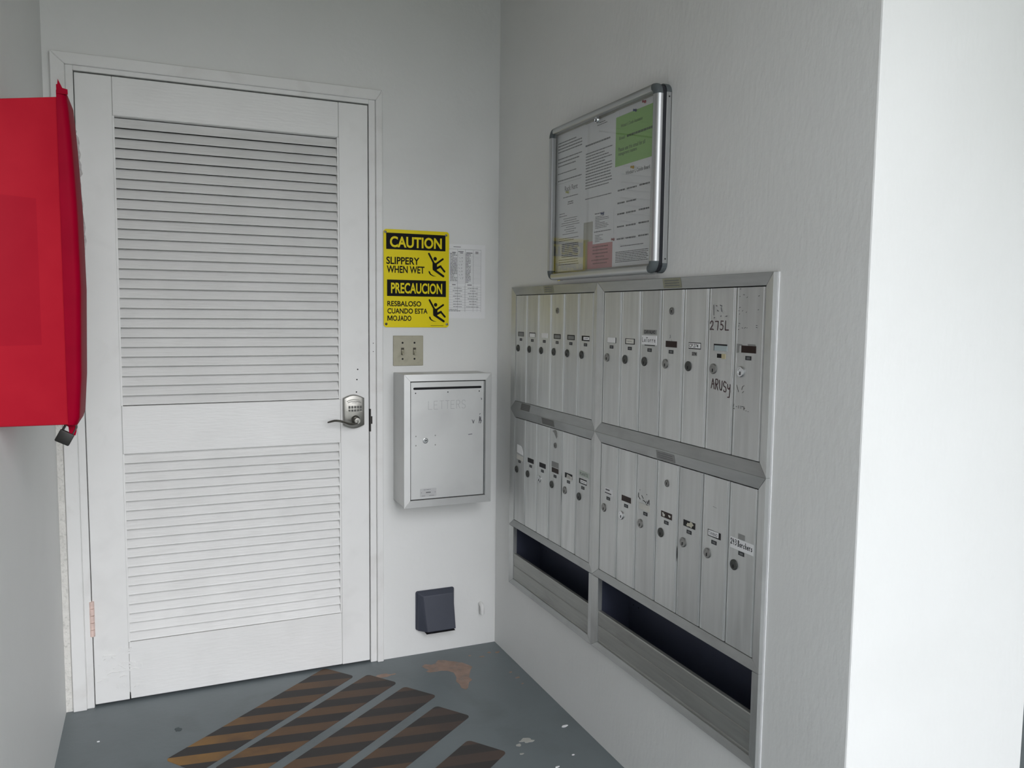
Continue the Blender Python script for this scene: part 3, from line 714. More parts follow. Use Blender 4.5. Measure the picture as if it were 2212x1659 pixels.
m = MB(FB); m.box(ix0 + .0022, ix1 - .0055, iz0 + .003, iz1 - .003, BD - .012, BD - .003)
ldr = m.build('door', ALUL, lb, bevel=.0008, seg=1)
fd = BD - .003
m = MB(FB); m.box(ix1 - .0040, ix1 - .0020, iz0 + .002, iz1 - .004, BD - .010, BD - .002); m.build('hinge_strip', CHROME, lb)
m = MB(FB)
p = []
for (cu, a0) in ((-.1265, -90), (-.3770, 90)):
    for k in range(9):
        a = math.radians(a0 + 180 * k / 8); p.append((cu + .0042 * math.cos(a), 1.0378 + .0042 * math.sin(a)))
m.prism(p, fd, fd + .0006); m.build('slot', BLACK, ldr)
for (x, z) in ((-.3730, 1.0215), (-.2520, 1.0228), (-.1310, 1.0228)):
    m = MB(FB); m.disc(x, z, [(.0022, fd), (.0022, fd + .0008)], 10); m.build('rivet', BLACK, ldr)
for (x, z) in ((-.3714, .8674), (-.2989, .8672), (-.3714, .8341), (-.2988, .8334)):
    m = MB(FB); m.disc(x, z, [(.0026, fd), (.0022, fd + .0009), (.001, fd + .0012)], 10); m.build('rivet', LOCKM, ldr, smooth=True)
m = MB(FB); m.disc(-.3365, .8506, [(.0100, fd), (.0100, fd + .002), (.0085, fd + .003), (.008, fd + .003), (.0075, fd + .0022)], 24); m.mi = 1; m.box(-.3385, -.3310, .8492, .8518, fd + .002, fd + .0033)
m.build('cam_lock', [LOCKC, BLACK], ldr, smooth=True)
m = MB(FB); handwrite(m, 'LETTERS', -.3252, -.1765, .9622, .9915, fd + .0002, .0012); m.build('engraving', mat('engraved_grey', (.33, .34, .34), .5, .3), ldr)
m = MB(FB); m.prism(rrect(-.3557, -.2947, .6460, .6765, .003), fd, fd + .0008); m.mi = 1
wordlines(m, -.343, -.307, .6755, .6685, 1, fd + .001, .0014, 3); m.rect(-.334, -.316, .6598, .6636, fd + .001); m.rect(-.350, -.337, .6492, .6505, fd + .001); m.rect(-.322, -.303, .6492, .6505, fd + .001)
for x in (-.3510, -.2995): m.rect(x - .0012, x + .0012, .6605, .6628, fd + .001)
m.build('data_plate', [mat('data_plate_tin', (.52, .52, .52), .4, .6), INK], ldr)
for (pts) in ([(-.131, .905), (-.1285, .93), (-.127, .912), (-.1245, .928), (-.123, .908), (-.126, .904), (-.121, .915)], [(-.158, .918), (-.153, .905), (-.150, .917), (-.1525, .909)], [(-.172, .8645), (-.158, .8655)], [(-.129, .937), (-.126, .940)], [(-.1235, .997), (-.1205, .9935), (-.1225, .991)]):
    m = MB(FB); m.stroke(pts, .0024, fd + .0002); m.build('scuff', mat('scuff_grey', (.10, .10, .11), .6), ldr)

# vent hood
vt = thing('vent_cover', 'dark slate plastic vent hood low on the wall', 'vent', (-.25, 0, .095))
m = MB(FB); m.prism(rrect(-.3290, -.1745, .0965, .2490, .008), 0, .006); m.build('back_plate', SLATE, vt, bevel=.0015, seg=1)
m = MB(FB)
m.loft([[FB(u, v, d) for u, v, d in ring] for ring in (
    [(-.3260, .100, .005), (-.1755, .100, .005), (-.1770, .2460, .005), (-.3245, .2460, .005)],
    [(-.3235, .098, .018), (-.1765, .098, .018), (-.1790, .2440, .012), (-.3220, .2440, .012)],
    [(-.2930, .097, .046), (-.1810, .097, .046), (-.1860, .2330, .026), (-.3040, .2330, .026)])])
m.build('hood', SLATE, vt, bevel=.003)
m = MB(FB); m.box(-.300, -.186, .0938, .0955, .008, .052); m.build('opening', SLATED, vt)

# bent pipe stub by the corner
m = MB(FB)
pts = [FB(-.0635, .166, d) for d in (0, .008)] + [FB(-.0635, .166 - .016 * (1 - math.cos(a)), .008 + .016 * math.sin(a)) for a in [math.pi / 2 * k / 6 for k in range(1, 7)]] + [FB(-.0635, .137, .024), FB(-.0635, .131, .024)]
m.tube(pts, .0085, 12)
hk = m.build('pipe_stub', CASP, smooth=True); tag(hk, 'small white painted bent pipe stub low by the wall corner', 'pipe')
m = MB(FB); m.loft([[(-.0635 + r_ * math.cos(2 * math.pi * i / 12), -.024 + r_ * math.sin(2 * math.pi * i / 12), .1306) for i in range(12)] for r_ in (.0062, .0005)], cap=False); m.build('pipe_mouth', BLACK, hk)

# ================================================================== MAILBOXES (right wall)
TO, TI, TD = .0125, .0065, -.02     # trim: outer height, inner height, back
def trim_ring(parent, O, I_, skip=(), mats=(ALUF, ALUV)):
    Oc = [(O[0], O[2]), (O[1], O[2]), (O[1], O[3]), (O[0], O[3])]; Ic = [(I_[0], I_[2]), (I_[1], I_[2]), (I_[1], I_[3]), (I_[0], I_[3])]
    for k in range(4):
        if k in skip: continue
        j = (k + 1) % 4
        m = MB(FR)
        m.loft([[FR(*Oc[k], TD), FR(*Oc[j], TD), FR(*Ic[j], TD), FR(*Ic[k], TD)], [FR(*Oc[k], TO), FR(*Oc[j], TO), FR(*Ic[j], TI), FR(*Ic[k], TI)]])
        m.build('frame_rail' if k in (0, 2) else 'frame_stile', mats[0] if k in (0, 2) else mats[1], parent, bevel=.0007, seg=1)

DF = .0062   # face of the doors
def door_profile(wd):
    g = .0016
    return [(g, -.012), (g, .0022), (g + .0018, DF - .0006), (g + .004, DF), (g + .0062, DF), (g + .0072, DF - .0016), (g + .0082, DF),
            (wd - g - .0056, DF), (wd - g - .0046, DF - .0014), (wd - g - .0036, DF), (wd - g - .0014, DF - .0006), (wd - g, .0022), (wd - g, -.012)]
LOCK_T = ('d', 'm', 'c')
def mail_unit(label, O, I_, du0, du1, n, dz0, dz1, spec):
    t = thing('mailbox_unit', label, 'mailbox', (0, -(O[0] + O[1]) / 2, O[2]), 'wall mailbox units')
    trim_ring(t, O, I_)
    m = MB(FR); m.box(I_[0] - .004, I_[1] + .004, I_[2] - .004, I_[3] + .004, -.10, -.011); m.build('housing', BLACK, t)
    wd = (du1 - du0) / n
    pd_, pw, pn, pl, pa = None, None, None, {}, None
    for i in range(n):
        u = du0 + i * wd; cu = u + wd / 2
        s_ = spec.get(i, {})
        if pd_ is None:
            m = MB(FR); m.extv([(u + a, d) for a, d in door_profile(wd)], dz0 + .0012, dz1 - .0018)
            dr = m.build('mailbox_door', ALU, t); pd_ = dr; u_first = u
        else:
            dr = place_copy(pd_, t, (0, -(u - u_first), 0)); 
        if s_.get('warp'): dr.rotation_euler = (0, 0, s_['warp'])
        # name window
        zc = dz1 - .1395
        if s_.get('win') != 'none':
            m = MB(FR); m.box(cu - .0243, cu + .0243, zc - .0080, zc + .0080, DF - .001, DF + .0006)
            m.mi = 1
            if s_.get('win') == 'frame': m.box(cu - .018, cu + .0215, zc - .0055, zc + .0050, DF, DF + .0012)
            if s_.get('win') == 'grey': m.box(cu - .019, cu + .0228, zc - .0068, zc + .0058, DF, DF + .0012)
            wm = m.build('name_window', [WINBR if s_.get('win') == 'brown' else WINB, WINFR], dr)
        if s_.get('num') != 'none':
            zn = dz1 - .1590
            m = MB(FR); m.box(cu - .0098, cu + .0098, zn - .0046, zn + .0046, DF - .001, DF + .0006); m.mi = 1; m.rect(cu - .0055, cu + .0065, zn - .0026, zn + .0026, DF + .0008)
            m.build('number_plate', [NUMP, NUMT], dr)
        zl = dz1 - .1908; ul = cu - .0235 * (1)
        # lock sits left of centre
        k = s_.get('lock', 'd')
        m = MB(FR); R_ = .0124
        m.disc(ul, zl, [(R_, DF - .001), (R_, DF + .0022), (R_ * .88, DF + .0034), (R_ * .60, DF + .0034), (R_ * .56, DF + .0028), (R_ * .1, DF + .0028)], 20)
        m.mi = 1; m.box(ul - .0008, ul + .0010, zl - .0072, zl + .0004, DF + .0026, DF + .0037)
        m.build('lock', [{'d': LOCKD, 'm': LOCKM, 'c': LOCKC}[k], BLACK], dr, smooth=True)
        if s_.get('master'):
            za = dz1 - .0552; ua = cu - .001
            m = MB(FR); m.disc(ua, za, [(.0095, DF - .001), (.0095, DF + .002), (.0082, DF + .0026), (.0078, DF + .0012), (.0062, DF + .0012), (.0060, DF + .0022), (.001, DF + .0022)], 20)
            m.mi = 1; m.box(ua - .0009, ua + .0009, za - .0045, za + .0012, DF + .0020, DF + .0029); m.disc(ua, za + .001, [(.0018, DF + .002), (.0018, DF + .0029)], 8)
            m.build('master_lock', [LOCKM, BLACK], dr, smooth=True)
        for (nm, fn, mt) in s_.get('marks', ()):
            m = MB(FR); fn(m, cu, dz1); mo = m.build(nm, mt, dr)
            if nm == 'worn_marks': mo['kind'] = 'stuff'
    return t
UL, UM, UR = .160, .792, 1.541
LI = (.187, .763); RI = (.821, 1.512)
Z0, Z1, Z2, Z3 = 1.402, .958, .519, .297

md = DF + .0004
def mk275(m, cu, zt): handwrite(m, '275L', cu - .040, cu + .034, zt - .0985, zt - .078, md, .0026, .0006)
def mkarusy(m, cu, zt): handwrite(m, 'ARUSY', cu - .029, cu + .046, zt - .236, zt - .213, md, .0026, .0008, -.10)
def mkfaint(m, cu, zt):
    for (a, b_, c_, d_) in ((-.030, -.041, -.028, -.064), (-.021, -.042, -.017, -.043), (-.006, -.041, .001, -.043), (-.002, -.047, .001, -.056), (-.016, -.053, -.012, -.055), (-.003, -.067, .000, -.066), (-.027, -.071, -.024, -.070), (.016, -.067, .021, -.066)):
        m.stroke([(cu + a, zt + b_), (cu + c_, zt + d_)], .0022, md)
def mkscrib(m, cu, zt):
    rr = random.Random(12)
    for (a, b_) in ((-.036, -.006), (-.024, -.018), (-.036, -.022), (-.012, -.025), (.026, -.022), (-.036, -.047), (-.038, -.054), (-.026, -.055), (-.013, -.058), (-.036, -.062), (.026, -.052),
                    (-.036, -.082), (-.037, -.089), (-.025, -.092), (-.017, -.093), (-.009, -.092), (-.037, -.096), (.022, -.086), (.022, -.090)):
        du = rr.uniform(.002, .005); dv = rr.uniform(-.001, .0025)
        m.stroke([(cu + a, zt + b_), (cu + a + du, zt + b_ + dv)], .0011, md)
    m.stroke([(cu - .036, zt - .222), (cu - .029, zt - .237)], .0012, md); m.stroke([(cu - .010, zt - .221), (cu - .016, zt - .224), (cu - .018, zt - .231)], .0010, md); m.stroke([(cu - .016, zt - .238), (cu - .011, zt - .234)], .0011, md)
    for (a, b_, c_, d_) in ((-.043, -.266, -.045, -.272), (-.045, -.276, -.040, -.277), (-.036, -.271, -.033, -.271), (-.027, -.268, -.026, -.274), (-.020, -.268, -.019, -.274), (-.016, -.269, -.012, -.269), (-.009, -.268, -.009, -.276), (-.008, -.272, -.005, -.272), (-.002, -.277, .000, -.277), (.005, -.278, .007, -.278)):
        m.stroke([(cu + a, zt + b_), (cu + c_, zt + d_)], .0012, md)
def mktape(m, cu, zt):   # torn tape round the window
    m.poly([(cu - .040, zt - .128), (cu - .022, zt - .129), (cu - .020, zt - .1325), (cu - .031, zt - .132), (cu - .032, zt - .148), (cu - .040, zt - .149)], md)
    m.poly([(cu - .004, zt - .1275), (cu + .022, zt - .128), (cu + .024, zt - .135), (cu + .020, zt - .131), (cu - .002, zt - .1315)], md)
def mkslash(m, cu, zt):
    m.stroke([(cu - .006, zt - .116), (cu - .004, zt - .121), (cu - .007, zt - .124)], .0016, md); m.stroke([(cu, zt - .128), (cu + .002, zt - .134)], .001, md)
def mkgum(m, cu, zt):
    m.poly([(cu - .024, zt - .010), (cu - .008, zt - .004), (cu + .004, zt - .003), (cu + .010, zt - .012), (cu + .013, zt - .024), (cu + .006, zt - .032), (cu - .004, zt - .022), (cu - .012, zt - .014)], md)
def mkblack3(m, cu, zt):
    for p in ([(-.036, -.108), (-.036, -.118), (-.028, -.124)], [(-.020, -.112), (-.012, -.119)], [(-.013, -.124), (-.002, -.126), (.002, -.129)], [(.006, -.122), (.010, -.129), (.016, -.117), (.018, -.130)], [(.004, -.132), (.018, -.136)], [(-.030, -.098), (-.029, -.099)], [(.004, -.104), (.006, -.105)]):
        m.stroke([(cu + a, zt + b_) for a, b_ in p], .0022, md)
def mkgapR(m, cu, zt): m.poly([(cu - .0492, zt - .205), (cu - .0465, zt - .214), (cu - .0462, zt - .236), (cu - .0488, zt - .250), (cu - .0500, zt - .228)], md)
def mkgapL(m, cu, zt): m.poly([(cu - .0480, zt - .135), (cu - .0458, zt - .160), (cu - .0455, zt - .205), (cu - .0476, zt - .250), (cu - .0488, zt - .190)], md)
def mkscr(m, cu, zt): m.stroke([(cu - .008, zt - .073), (cu + .006, zt - .0745)], .0009, md)

mail_unit('upper left mailbox unit of six narrow aluminium doors', (UL, UM, Z1, Z0), (LI[0], LI[1], .9875, 1.3735), LI[0], LI[1], 6, .988, 1.373,
          {0: {'win': 'grey'}, 1: {}, 2: {}, 3: {'win': 'frame', 'master': 1}, 4: {'win': 'frame'}, 5: {}})
mail_unit('upper right mailbox unit of seven narrow doors with marker scrawl', (UM, UR, Z1, Z0), (RI[0], RI[1], .9875, 1.3735), RI[0], RI[1], 7, .988, 1.373,
          {0: {'lock': 'm'}, 1: {}, 2: {}, 3: {'win': 'brown', 'master': 1, 'lock': 'm', 'marks': [('scratch', mkslash, INKF)]}, 4: {'num': 'none'},
           5: {'lock': 'm', 'num': 'none', 'marks': [('handwriting', mk275, INKR), ('handwriting', mkarusy, INKR), ('worn_marks', mkfaint, INKF)]},
           6: {'lock': 'c', 'win': 'brown', 'marks': [('worn_marks', mkscrib, INKB), ('torn_tape', mktape, STICKD)]}})
mail_unit('lower left mailbox unit of six narrow aluminium doors', (UL, UM, Z2, Z1), (LI[0], LI[1], .5425, .9285), LI[0], LI[1], 6, .543, .928,
          {0: {'win': 'none'}, 1: {}, 2: {'lock': 'c'}, 3: {'win': 'brown', 'master': 1, 'marks': [('scraped_sticker', mkgum, STICKD)]}, 4: {'lock': 'm', 'warp': .018, 'marks': [('bent_gap', mkgapL, BLACK)]}, 5: {}})
mail_unit('lower right mailbox unit of seven narrow doors with paper name labels', (UM, UR, Z2, Z1), (RI[0], RI[1], .5425, .9285), RI[0], RI[1], 7, .543, .928,
          {0: {'lock': 'm', 'win': 'none'}, 1: {'win': 'brown', 'lock': 'c'}, 2: {'lock': 'm', 'win': 'none', 'marks': [('marker_scrawl', mkblack3, INKB)]}, 3: {'win': 'brown', 'master': 1}, 4: {'lock': 'm', 'marks': [('bent_gap', mkgapR, BLACK)]}, 5: {'lock': 'm', 'marks': [('scratch', mkscr, INKF)]}, 6: {'win': 'none'}})

# open troughs under the units
def trough(label, O, I_, a, b_):
    t = thing('mail_trough', label, 'mail trough', (0, -(O[0] + O[1]) / 2, O[2]), 'open mail troughs under the mailboxes')
    Oc = O; 
    trim_ring(t, O, I_, skip=(2,))
    D = .105; z0, z1 = I_[2] - .003, .5165
    m = MB(FR)
    m.box(a - .001, a + .001, z0, z1, -D, -.008); m.box(b_ - .001, b_ + .001, z0, z1, -D, -.008); m.box(a, b_, z0, z1, -D - .002, -D); m.box(a, b_, z0, z0 + .002, -D, -.008); m.box(a, b_, z1 - .001, z1 + .001, -D, -.008)
    m.build('liner', NAVY, t)
    m = MB(FR)
    prof = [(I_[2] - .003, -.008), (.4125, -.008), (.4135, -.003), (.4135, .0035), (.4105, .0048), (.370, .0040), (.3675, .0012), (.365, .0040), (.325, .0046), (.3225, .0018), (.320, .0034), (I_[2] - .003, .0034)]
    m.extu(prof, a + .001, b_ - .001); m.build('front_lip', ALUP, t)
    for (du, dz) in ((.006, .425), (.034, .425)):
        m = MB(FR); m.disc(a + .02 + du, dz, [(.0022, -D + .0001), (.0022, -D + .0008)], 8); m.build('screw', BLACK, t)
    return t
trough('narrower open trough with dark liner under the left mailboxes', (UL, UM, Z3, Z2), (LI[0], LI[1], .316, .514), LI[0], LI[1])
trough('wider open trough with dark liner under the right mailboxes', (UM, UR, Z3, Z2), (RI[0], RI[1], .316, .514), RI[0], RI[1])
# caulk line along the right of the frame
m = MB(FR); m.prism([(UR, Z3 + .0), (UR + .0045, Z3), (UR + .005, .9), (UR + .0042, 1.2), (UR + .0048, Z0), (UR, Z0)], 0, .002)
tag(m.build('trim_caulk', PAPER), 'white caulk bead along the right edge of the mailboxes', 'trim', kind='structure')

# labels stuck on the mailboxes
def dl(i, n=6, I_=LI): return I_[0] + (I_[1] - I_[0]) / n * (i + .5)
def sticker(pts, mt, label, fn=None, ink=INKB, d=DF + .0009, name='name_label'):
    m = MB(FR); m.prism(pts, DF + .0002, d)
    o = m.build(name, mt); tag(o, label, 'label', 'paper labels on the mailboxes')
    if fn:
        m = MB(FR); fn(m, d + .0002); m.build('lettering', ink, o)
    return o
def rc(u0, u1, z0, z1, sk=0): return [(u0, z0), (u1, z0 + sk), (u1, z1 + sk), (u0, z1)]
ur = lambda i: dl(i, 7, RI)
dU, dLz = 1.373, .928
zc = dU - .1395
sticker(rc(dl(1) - .020, dl(1) + .023, zc - .0075, zc + .0050), PAPER, 'blank white slip in the second door of the upper left unit', d=DF + .0013)
sticker(rc(dl(2) - .022, dl(2) + .026, zc - .0078, zc + .0085), PAPER, 'blank white slip covering the third window of the upper left unit', d=DF + .0013)
sticker(rc(dl(5) - .012, dl(5) + .024, zc - .0045, zc + .0045), PAPER, 'small white name slip in the last door of the upper left unit', lambda m, d: wordlines(m, dl(5) - .005, dl(5) + .018, zc + .002, zc - .002, 1, d, .0018, 2), INK, d=DF + .0013)
sticker(rc(ur(0) - .0225, ur(0) + .0215, zc - .0072, zc + .0078), PAPER, 'blank white slip in the first door of the upper right unit', d=DF + .0013)
sticker(rc(ur(1) - .019, ur(1) + .0205, zc - .0058, zc + .0065), PAPERO, 'faded white slip in the second door of the upper right unit', lambda m, d: wordlines(m, ur(1) - .012, ur(1) + .012, zc + .002, zc - .002, 1, d, .0016, 5), STICKD, d=DF + .0013)
sticker(rc(ur(2) - .030, ur(2) + .031, zc + .0225, zc + .0345), STICKD, 'grey printed name strip reading CARVALHO', lambda m, d: text_mesh(m, 'CARVALHO', ur(2) - .0265, ur(2) + .026, zc + .0243, zc + .0330, d, .01))
sticker(rc(ur(2) - .038, ur(2) + .033, zc - .0055, zc + .0190), PAPER, 'white paper label handwritten LaTorre', lambda m, d: handwrite(m, 'LaTorre', ur(2) - .034, ur(2) + .032, zc + .0020, zc + .0140, d, .0014, .0003), d=DF + .0013)
sticker(rc(ur(4) - .0225, ur(4) + .0232, zc - .0058, zc + .0062), PAPER, 'white name slip printed CP.274 in the fifth upper right door', lambda m, d: (text_mesh(m, 'CP.274', ur(4) - .021, ur(4) + .016, zc - .0042, zc + .0045, d, .01)), d=DF + .0013)
sticker(rc(ur(4) - .0098, ur(4) + .0098, zc - .0246, zc - .0150), STICKD, 'small grey number label 274 on the fifth upper right door', lambda m, d: text_mesh(m, '274', ur(4) - .0085, ur(4) + .0085, zc - .0232, zc - .0164, d, .01))
sticker(rc(ur(5) - .0215, ur(5) + .0250, zc - .0078, zc + .0045), STICK if False else mat('pale_blue_paper', lin((176, 188, 190)), .6), 'pale blank slip in the sixth door of the upper right unit', d=DF + .0013)
m = MB(FR); z = dU - .159; m.box(ur(5) - .0110, ur(5) + .0060, z - .0048, z + .0048, DF, DF + .0008); m.mi = 1; m.box(ur(5) + .0060, ur(5) + .0200, z - .0062, z + .0052, DF, DF + .0011)
tag(m.build('number_label', [WINB, mat('cream_label', lin((196, 186, 150)), .6)]), 'half dark, half cream number label between 275L and the lock', 'label', 'paper labels on the mailboxes')
zc = dLz - .1395
sticker([(dl(0) - .021, zc + .0125), (dl(0) + .031, zc + .0075), (dl(0) + .031, zc + .0190), (dl(0) + .022, zc + .0320), (dl(0) + .012, zc + .0395), (dl(0) - .021, zc + .0420)], PAPER, 'torn white sticker on the first lower left door')
sticker(rc(dl(0) - .024, dl(0) + .030, zc - .0115, zc + .0050, -.003), PAPERO, 'faded pale slip under the torn sticker of the first lower left door')
sticker(rc(dl(3) - .025, dl(3) + .025, zc + .0105, zc + .0285), STICKD, 'plain grey sticker above the fourth lower left name window')
sticker([(dl(4) - .012, zc - .008), (dl(4) + .022, zc - .013), (dl(4) + .024, zc + .001), (dl(4) - .008, zc + .0045)], PAPERO, 'crumpled paper slip poking from the fifth lower left window', lambda m, d: wordlines(m, dl(4) - .006, dl(4) + .016, zc + .002, zc - .008, 3, d, .0012, 11), INK, d=DF + .0016)
sticker(rc(dl(5) - .024, dl(5) + .038, zc + .0165, zc + .0335, -.001), mat('pale_green_paper', lin((186, 196, 186)), .6), 'pale label printed PLANTE on the last lower left door', lambda m, d: text_mesh(m, 'PLANTE', dl(5) - .019, dl(5) + .032, zc + .0195, zc + .0290, d, .01), INK)
sticker(rc(dl(5) - .015, dl(5) + .024, zc - .0045, zc + .0045), PAPER, 'narrow white slip in the last lower left name window', lambda m, d: wordlines(m, dl(5) - .012, dl(5) + .020, zc + .002, zc - .002, 1, d, .0016, 12), INK, d=DF + .0013)
sticker(rc(ur(0) - .021, ur(0) + .024, zc - .0085, zc + .0115), PAPER, 'white two-line name label on the first lower right door', lambda m, d: (m.rect(ur(0) - .015, ur(0) + .008, zc + .0035, zc + .0080, d), m.rect(ur(0) - .019, ur(0) + .018, zc - .0062, zc - .0022, d)), INK)
sticker(rc(ur(2) - .031, ur(2) + .021, zc - .0105, zc + .0060), PAPERO, 'off-white blank slip below black scrawl, third lower right door')
m = MB(FR); m.poly(blob(ur(3) - .013, zc - .001, .005, .0055, seed=41, jag=.5), DF + .0008); m.poly(blob(ur(3) + .014, zc + .0005, .006, .0028, seed=42, jag=.4), DF + .0008)
tag(m.build('torn_label', PAPERO), 'scraps of a torn label in the fourth lower right window', 'label', 'paper labels on the mailboxes')
m = MB(FR); m.prism(blob(ur(4) + .004, zc, .012, .0065, seed=43, jag=.5), DF, DF + .0010)
tag(m.build('torn_label', mat('cream_scrap', lin((200, 196, 178)), .6)), 'cream paper scrap in the fifth lower right name window', 'label', 'paper labels on the mailboxes')
sticker(rc(ur(5) - .0215, ur(5) + .0165, zc - .0060, zc + .0068, .001), PAPER, 'white name slip printed TAVINO', lambda m, d: text_mesh(m, 'TAVINO', ur(5) - .0185, ur(5) + .014, zc - .0035, zc + .0042, d, .01), INK, d=DF + .0013)
sticker(rc(ur(6) - .012, ur(6) + .010, zc + .0130, zc + .0250), STICKD, 'scraped grey sticker above the 243 Borchers label', None)
sticker(rc(ur(6) - .039, ur(6) + .041, zc - .0135, zc + .0120), PAPER, 'large white paper label handwritten 243 Borchers', lambda m, d: (handwrite(m, '243', ur(6) - .0365, ur(6) - .0135, zc - .0040, zc + .0085, d, .0018, .0003), handwrite(m, 'Borchers', ur(6) - .0115, ur(6) + .040, zc - .0050, zc + .0085, d, .0018, .0003)))
# inspection stickers on the frame rails (they follow the sloping trim)
def rail_sticker(u0, u1, za, zb, da, db, label, mt=STICK):
    m = MB(FR); e_ = .0004
    m.loft([[FR(u0, za, da), FR(u1, za, da), FR(u1, zb, db), FR(u0, zb, db)], [FR(u0, za, da + e_), FR(u1, za, da + e_), FR(u1, zb, db + e_), FR(u0, zb, db + e_)]])
    m.mi = 1
    for k in range(3):
        t_ = .25 + .25 * k; zz = za + (zb - za) * t_; dd = da + (db - da) * t_ + e_ + .0003
        m.add([FR(u0 + .008, zz - .001, dd), FR(u1 - .008, zz - .001, dd), FR(u1 - .008, zz + .001, dd), FR(u0 + .008, zz + .001, dd)], [(0, 1, 2, 3)])
    tag(m.build('maker_plate', [mt, INKF]), label, 'label', 'maker stickers on the mailbox frames')
sl = lambda z, zo, zi: TO + (TI - TO) * (z - zo) / (zi - zo)
rail_sticker(1.128, 1.207, 1.376, 1.401, sl(1.376, Z0, 1.3735) + .0002, sl(1.401, Z0, 1.3735) + .0002, 'yellowed maker sticker on the top rail of the upper right unit')
rail_sticker(.425, .497, 1.376, 1.401, sl(1.376, Z0, 1.3735) + .0002, sl(1.401, Z0, 1.3735) + .0002, 'yellowed maker sticker on the top rail of the upper left unit')
rail_sticker(1.118, 1.200, .931, .953, sl(.931, Z1, .9285) + .0002, sl(.953, Z1, .9285) + .0002, 'grey maker sticker on the middle rail of the right mailboxes', STICKD)
rail_sticker(.425, .515, .933, .955, sl(.933, Z1, .9285) + .0002, sl(.955, Z1, .9285) + .0002, 'dull maker sticker on the middle rail of the left mailboxes', mat('dull_sticker', lin((104, 104, 100)), .6))
rail_sticker(.250, .325, .962, .985, sl(.962, Z1, .9875) + .0002, sl(.985, Z1, .9875) + .0002, 'scraped dark sticker on the middle rail near the corner', mat('dull_sticker2', lin((96, 96, 93)), .6))

# ================================================================== NOTICE BOARD
NU0, NU1, NZ0, NZ1 = .510, 1.131, 1.4155, 1.8945
TRAY, SEAL, PANE = .0145, .0265, .0375
nb = thing('notice_board', 'glazed lockable notice board with rounded silver frame', 'notice board', (0, -(NU0 + NU1) / 2, NZ0))
m = MB(FR); m.prism(rrect(NU0 + .001, NU1 - .001, NZ0 + .001, NZ1 - .001, .024, 6), 0, .0015); m.build('back_plate', SATIN, nb)
m = MB(FR); OU_ = rrect(NU0 + .001, NU1 - .001, NZ0 + .001, NZ1 - .001, .024, 6); IU_ = rrect(NU0 + .006, NU1 - .006, NZ0 + .006, NZ1 - .006, .019, 6)
m.loft([[FR(u, v, d) for u, v in p_] for p_, d in ((OU_, .0), (OU_, TRAY), (IU_, TRAY), (IU_, .0))], cap=False); m.build('back_tray', SATIN, nb, bevel=.001, seg=1)
m = MB(FR); OU_ = rrect(NU0 + .0025, NU1 - .0025, NZ0 + .0025, NZ1 - .0025, .023, 6)
m.loft([[FR(u, v, d) for u, v in p_] for p_, d in ((OU_, TRAY), (OU_, SEAL), (IU_, SEAL), (IU_, TRAY))], cap=False); m.build('seal', RUBBER, nb)
m = MB(FR); m.prism(rrect(NU0 + .0055, NU1 - .0055, NZ0 + .0055, NZ1 - .0055, .0195, 6), .0015, .0150); m.build('backing', CORK, nb)
RAD = .030
def bead(cu_in, sgn):  # quarter-round profile: (offset outward, d)
    return [(0, SEAL), (0, .0405), (.002, .0425), (.009, .0437), (.014, .0432), (.0185, .0410), (.0215, .0370), (.0228, .0320), (.0228, SEAL)]
FWD = .0228
iu0, iu1, iz0n, iz1n = NU0 + FWD, NU1 - FWD, NZ0 + FWD * .85, NZ1 - FWD * .85
prof = bead(0, 1)
m = MB(FR); m.loft([[FR(u, iz1n + o * .85, d) for o, d in prof] for u in (NU0 + RAD, NU1 - RAD)]); m.build('frame_rail', SATIN, nb, smooth=True)
m = MB(FR); m.loft([[FR(u, iz0n - o * .85, d) for o, d in prof] for u in (NU0 + RAD, NU1 - RAD)]); m.build('frame_rail', SATIN, nb, smooth=True)
m = MB(FR); m.loft([[FR(iu0 - o, v, d) for o, d in prof] for v in (NZ0 + RAD, NZ1 - RAD)]); m.build('frame_stile', SATIN, nb, smooth=True)
m = MB(FR); m.loft([[FR(iu1 + o, v, d) for o, d in prof] for v in (NZ0 + RAD, NZ1 - RAD)]); m.build('frame_stile', SATIN, nb, smooth=True)
for (su, sv) in ((1, -1), (1, 1), (-1, 1), (-1, -1)):
    m = MB(FR); rings = []
    for k in range(7):
        a = math.pi / 2 * k / 6; ccu = NU0 + .025 if su < 0 else NU1 - .025; ccv = NZ0 + .025 if sv < 0 else NZ1 - .025
        rings.append([FR(ccu + su * r_ * math.cos(a), ccv + sv * r_ * math.sin(a), d_) for r_, d_ in ((.0225, .0005), (.0246, .0005), (.0246, TRAY + .0004), (.0225, TRAY + .0004))])
    m.loft(rings); m.build('tray_corner', CAPG, nb)
for (su, sv) in ((-1, -1), (1, -1), (1, 1), (-1, 1)):
    cu = NU0 + RAD if su < 0 else NU1 - RAD; cv = NZ0 + RAD if sv < 0 else NZ1 - RAD
    m = MB(FR); rings = []
    for k in range(7):
        a = math.pi / 2 * k / 6
        fw = FWD * (.85 * math.sin(a) + 1.0 * math.cos(a)) / (math.sin(a) + math.cos(a)) 
        rings.append([FR(cu + su * (RAD - FWD + o) * math.cos(a), cv + sv * (RAD - FWD * (.85 if True else 1) + o * .85) * math.sin(a), d + .0004) for o, d in prof])
    m.loft(rings); m.build('corner_cap', CAPG, nb, smooth=True)
m = MB(FR); m.box(iu0 - .002, iu1 + .002, iz0n - .002, iz1n + .002, PANE - .002, PANE); m.build('pane', ACRYL, nb)
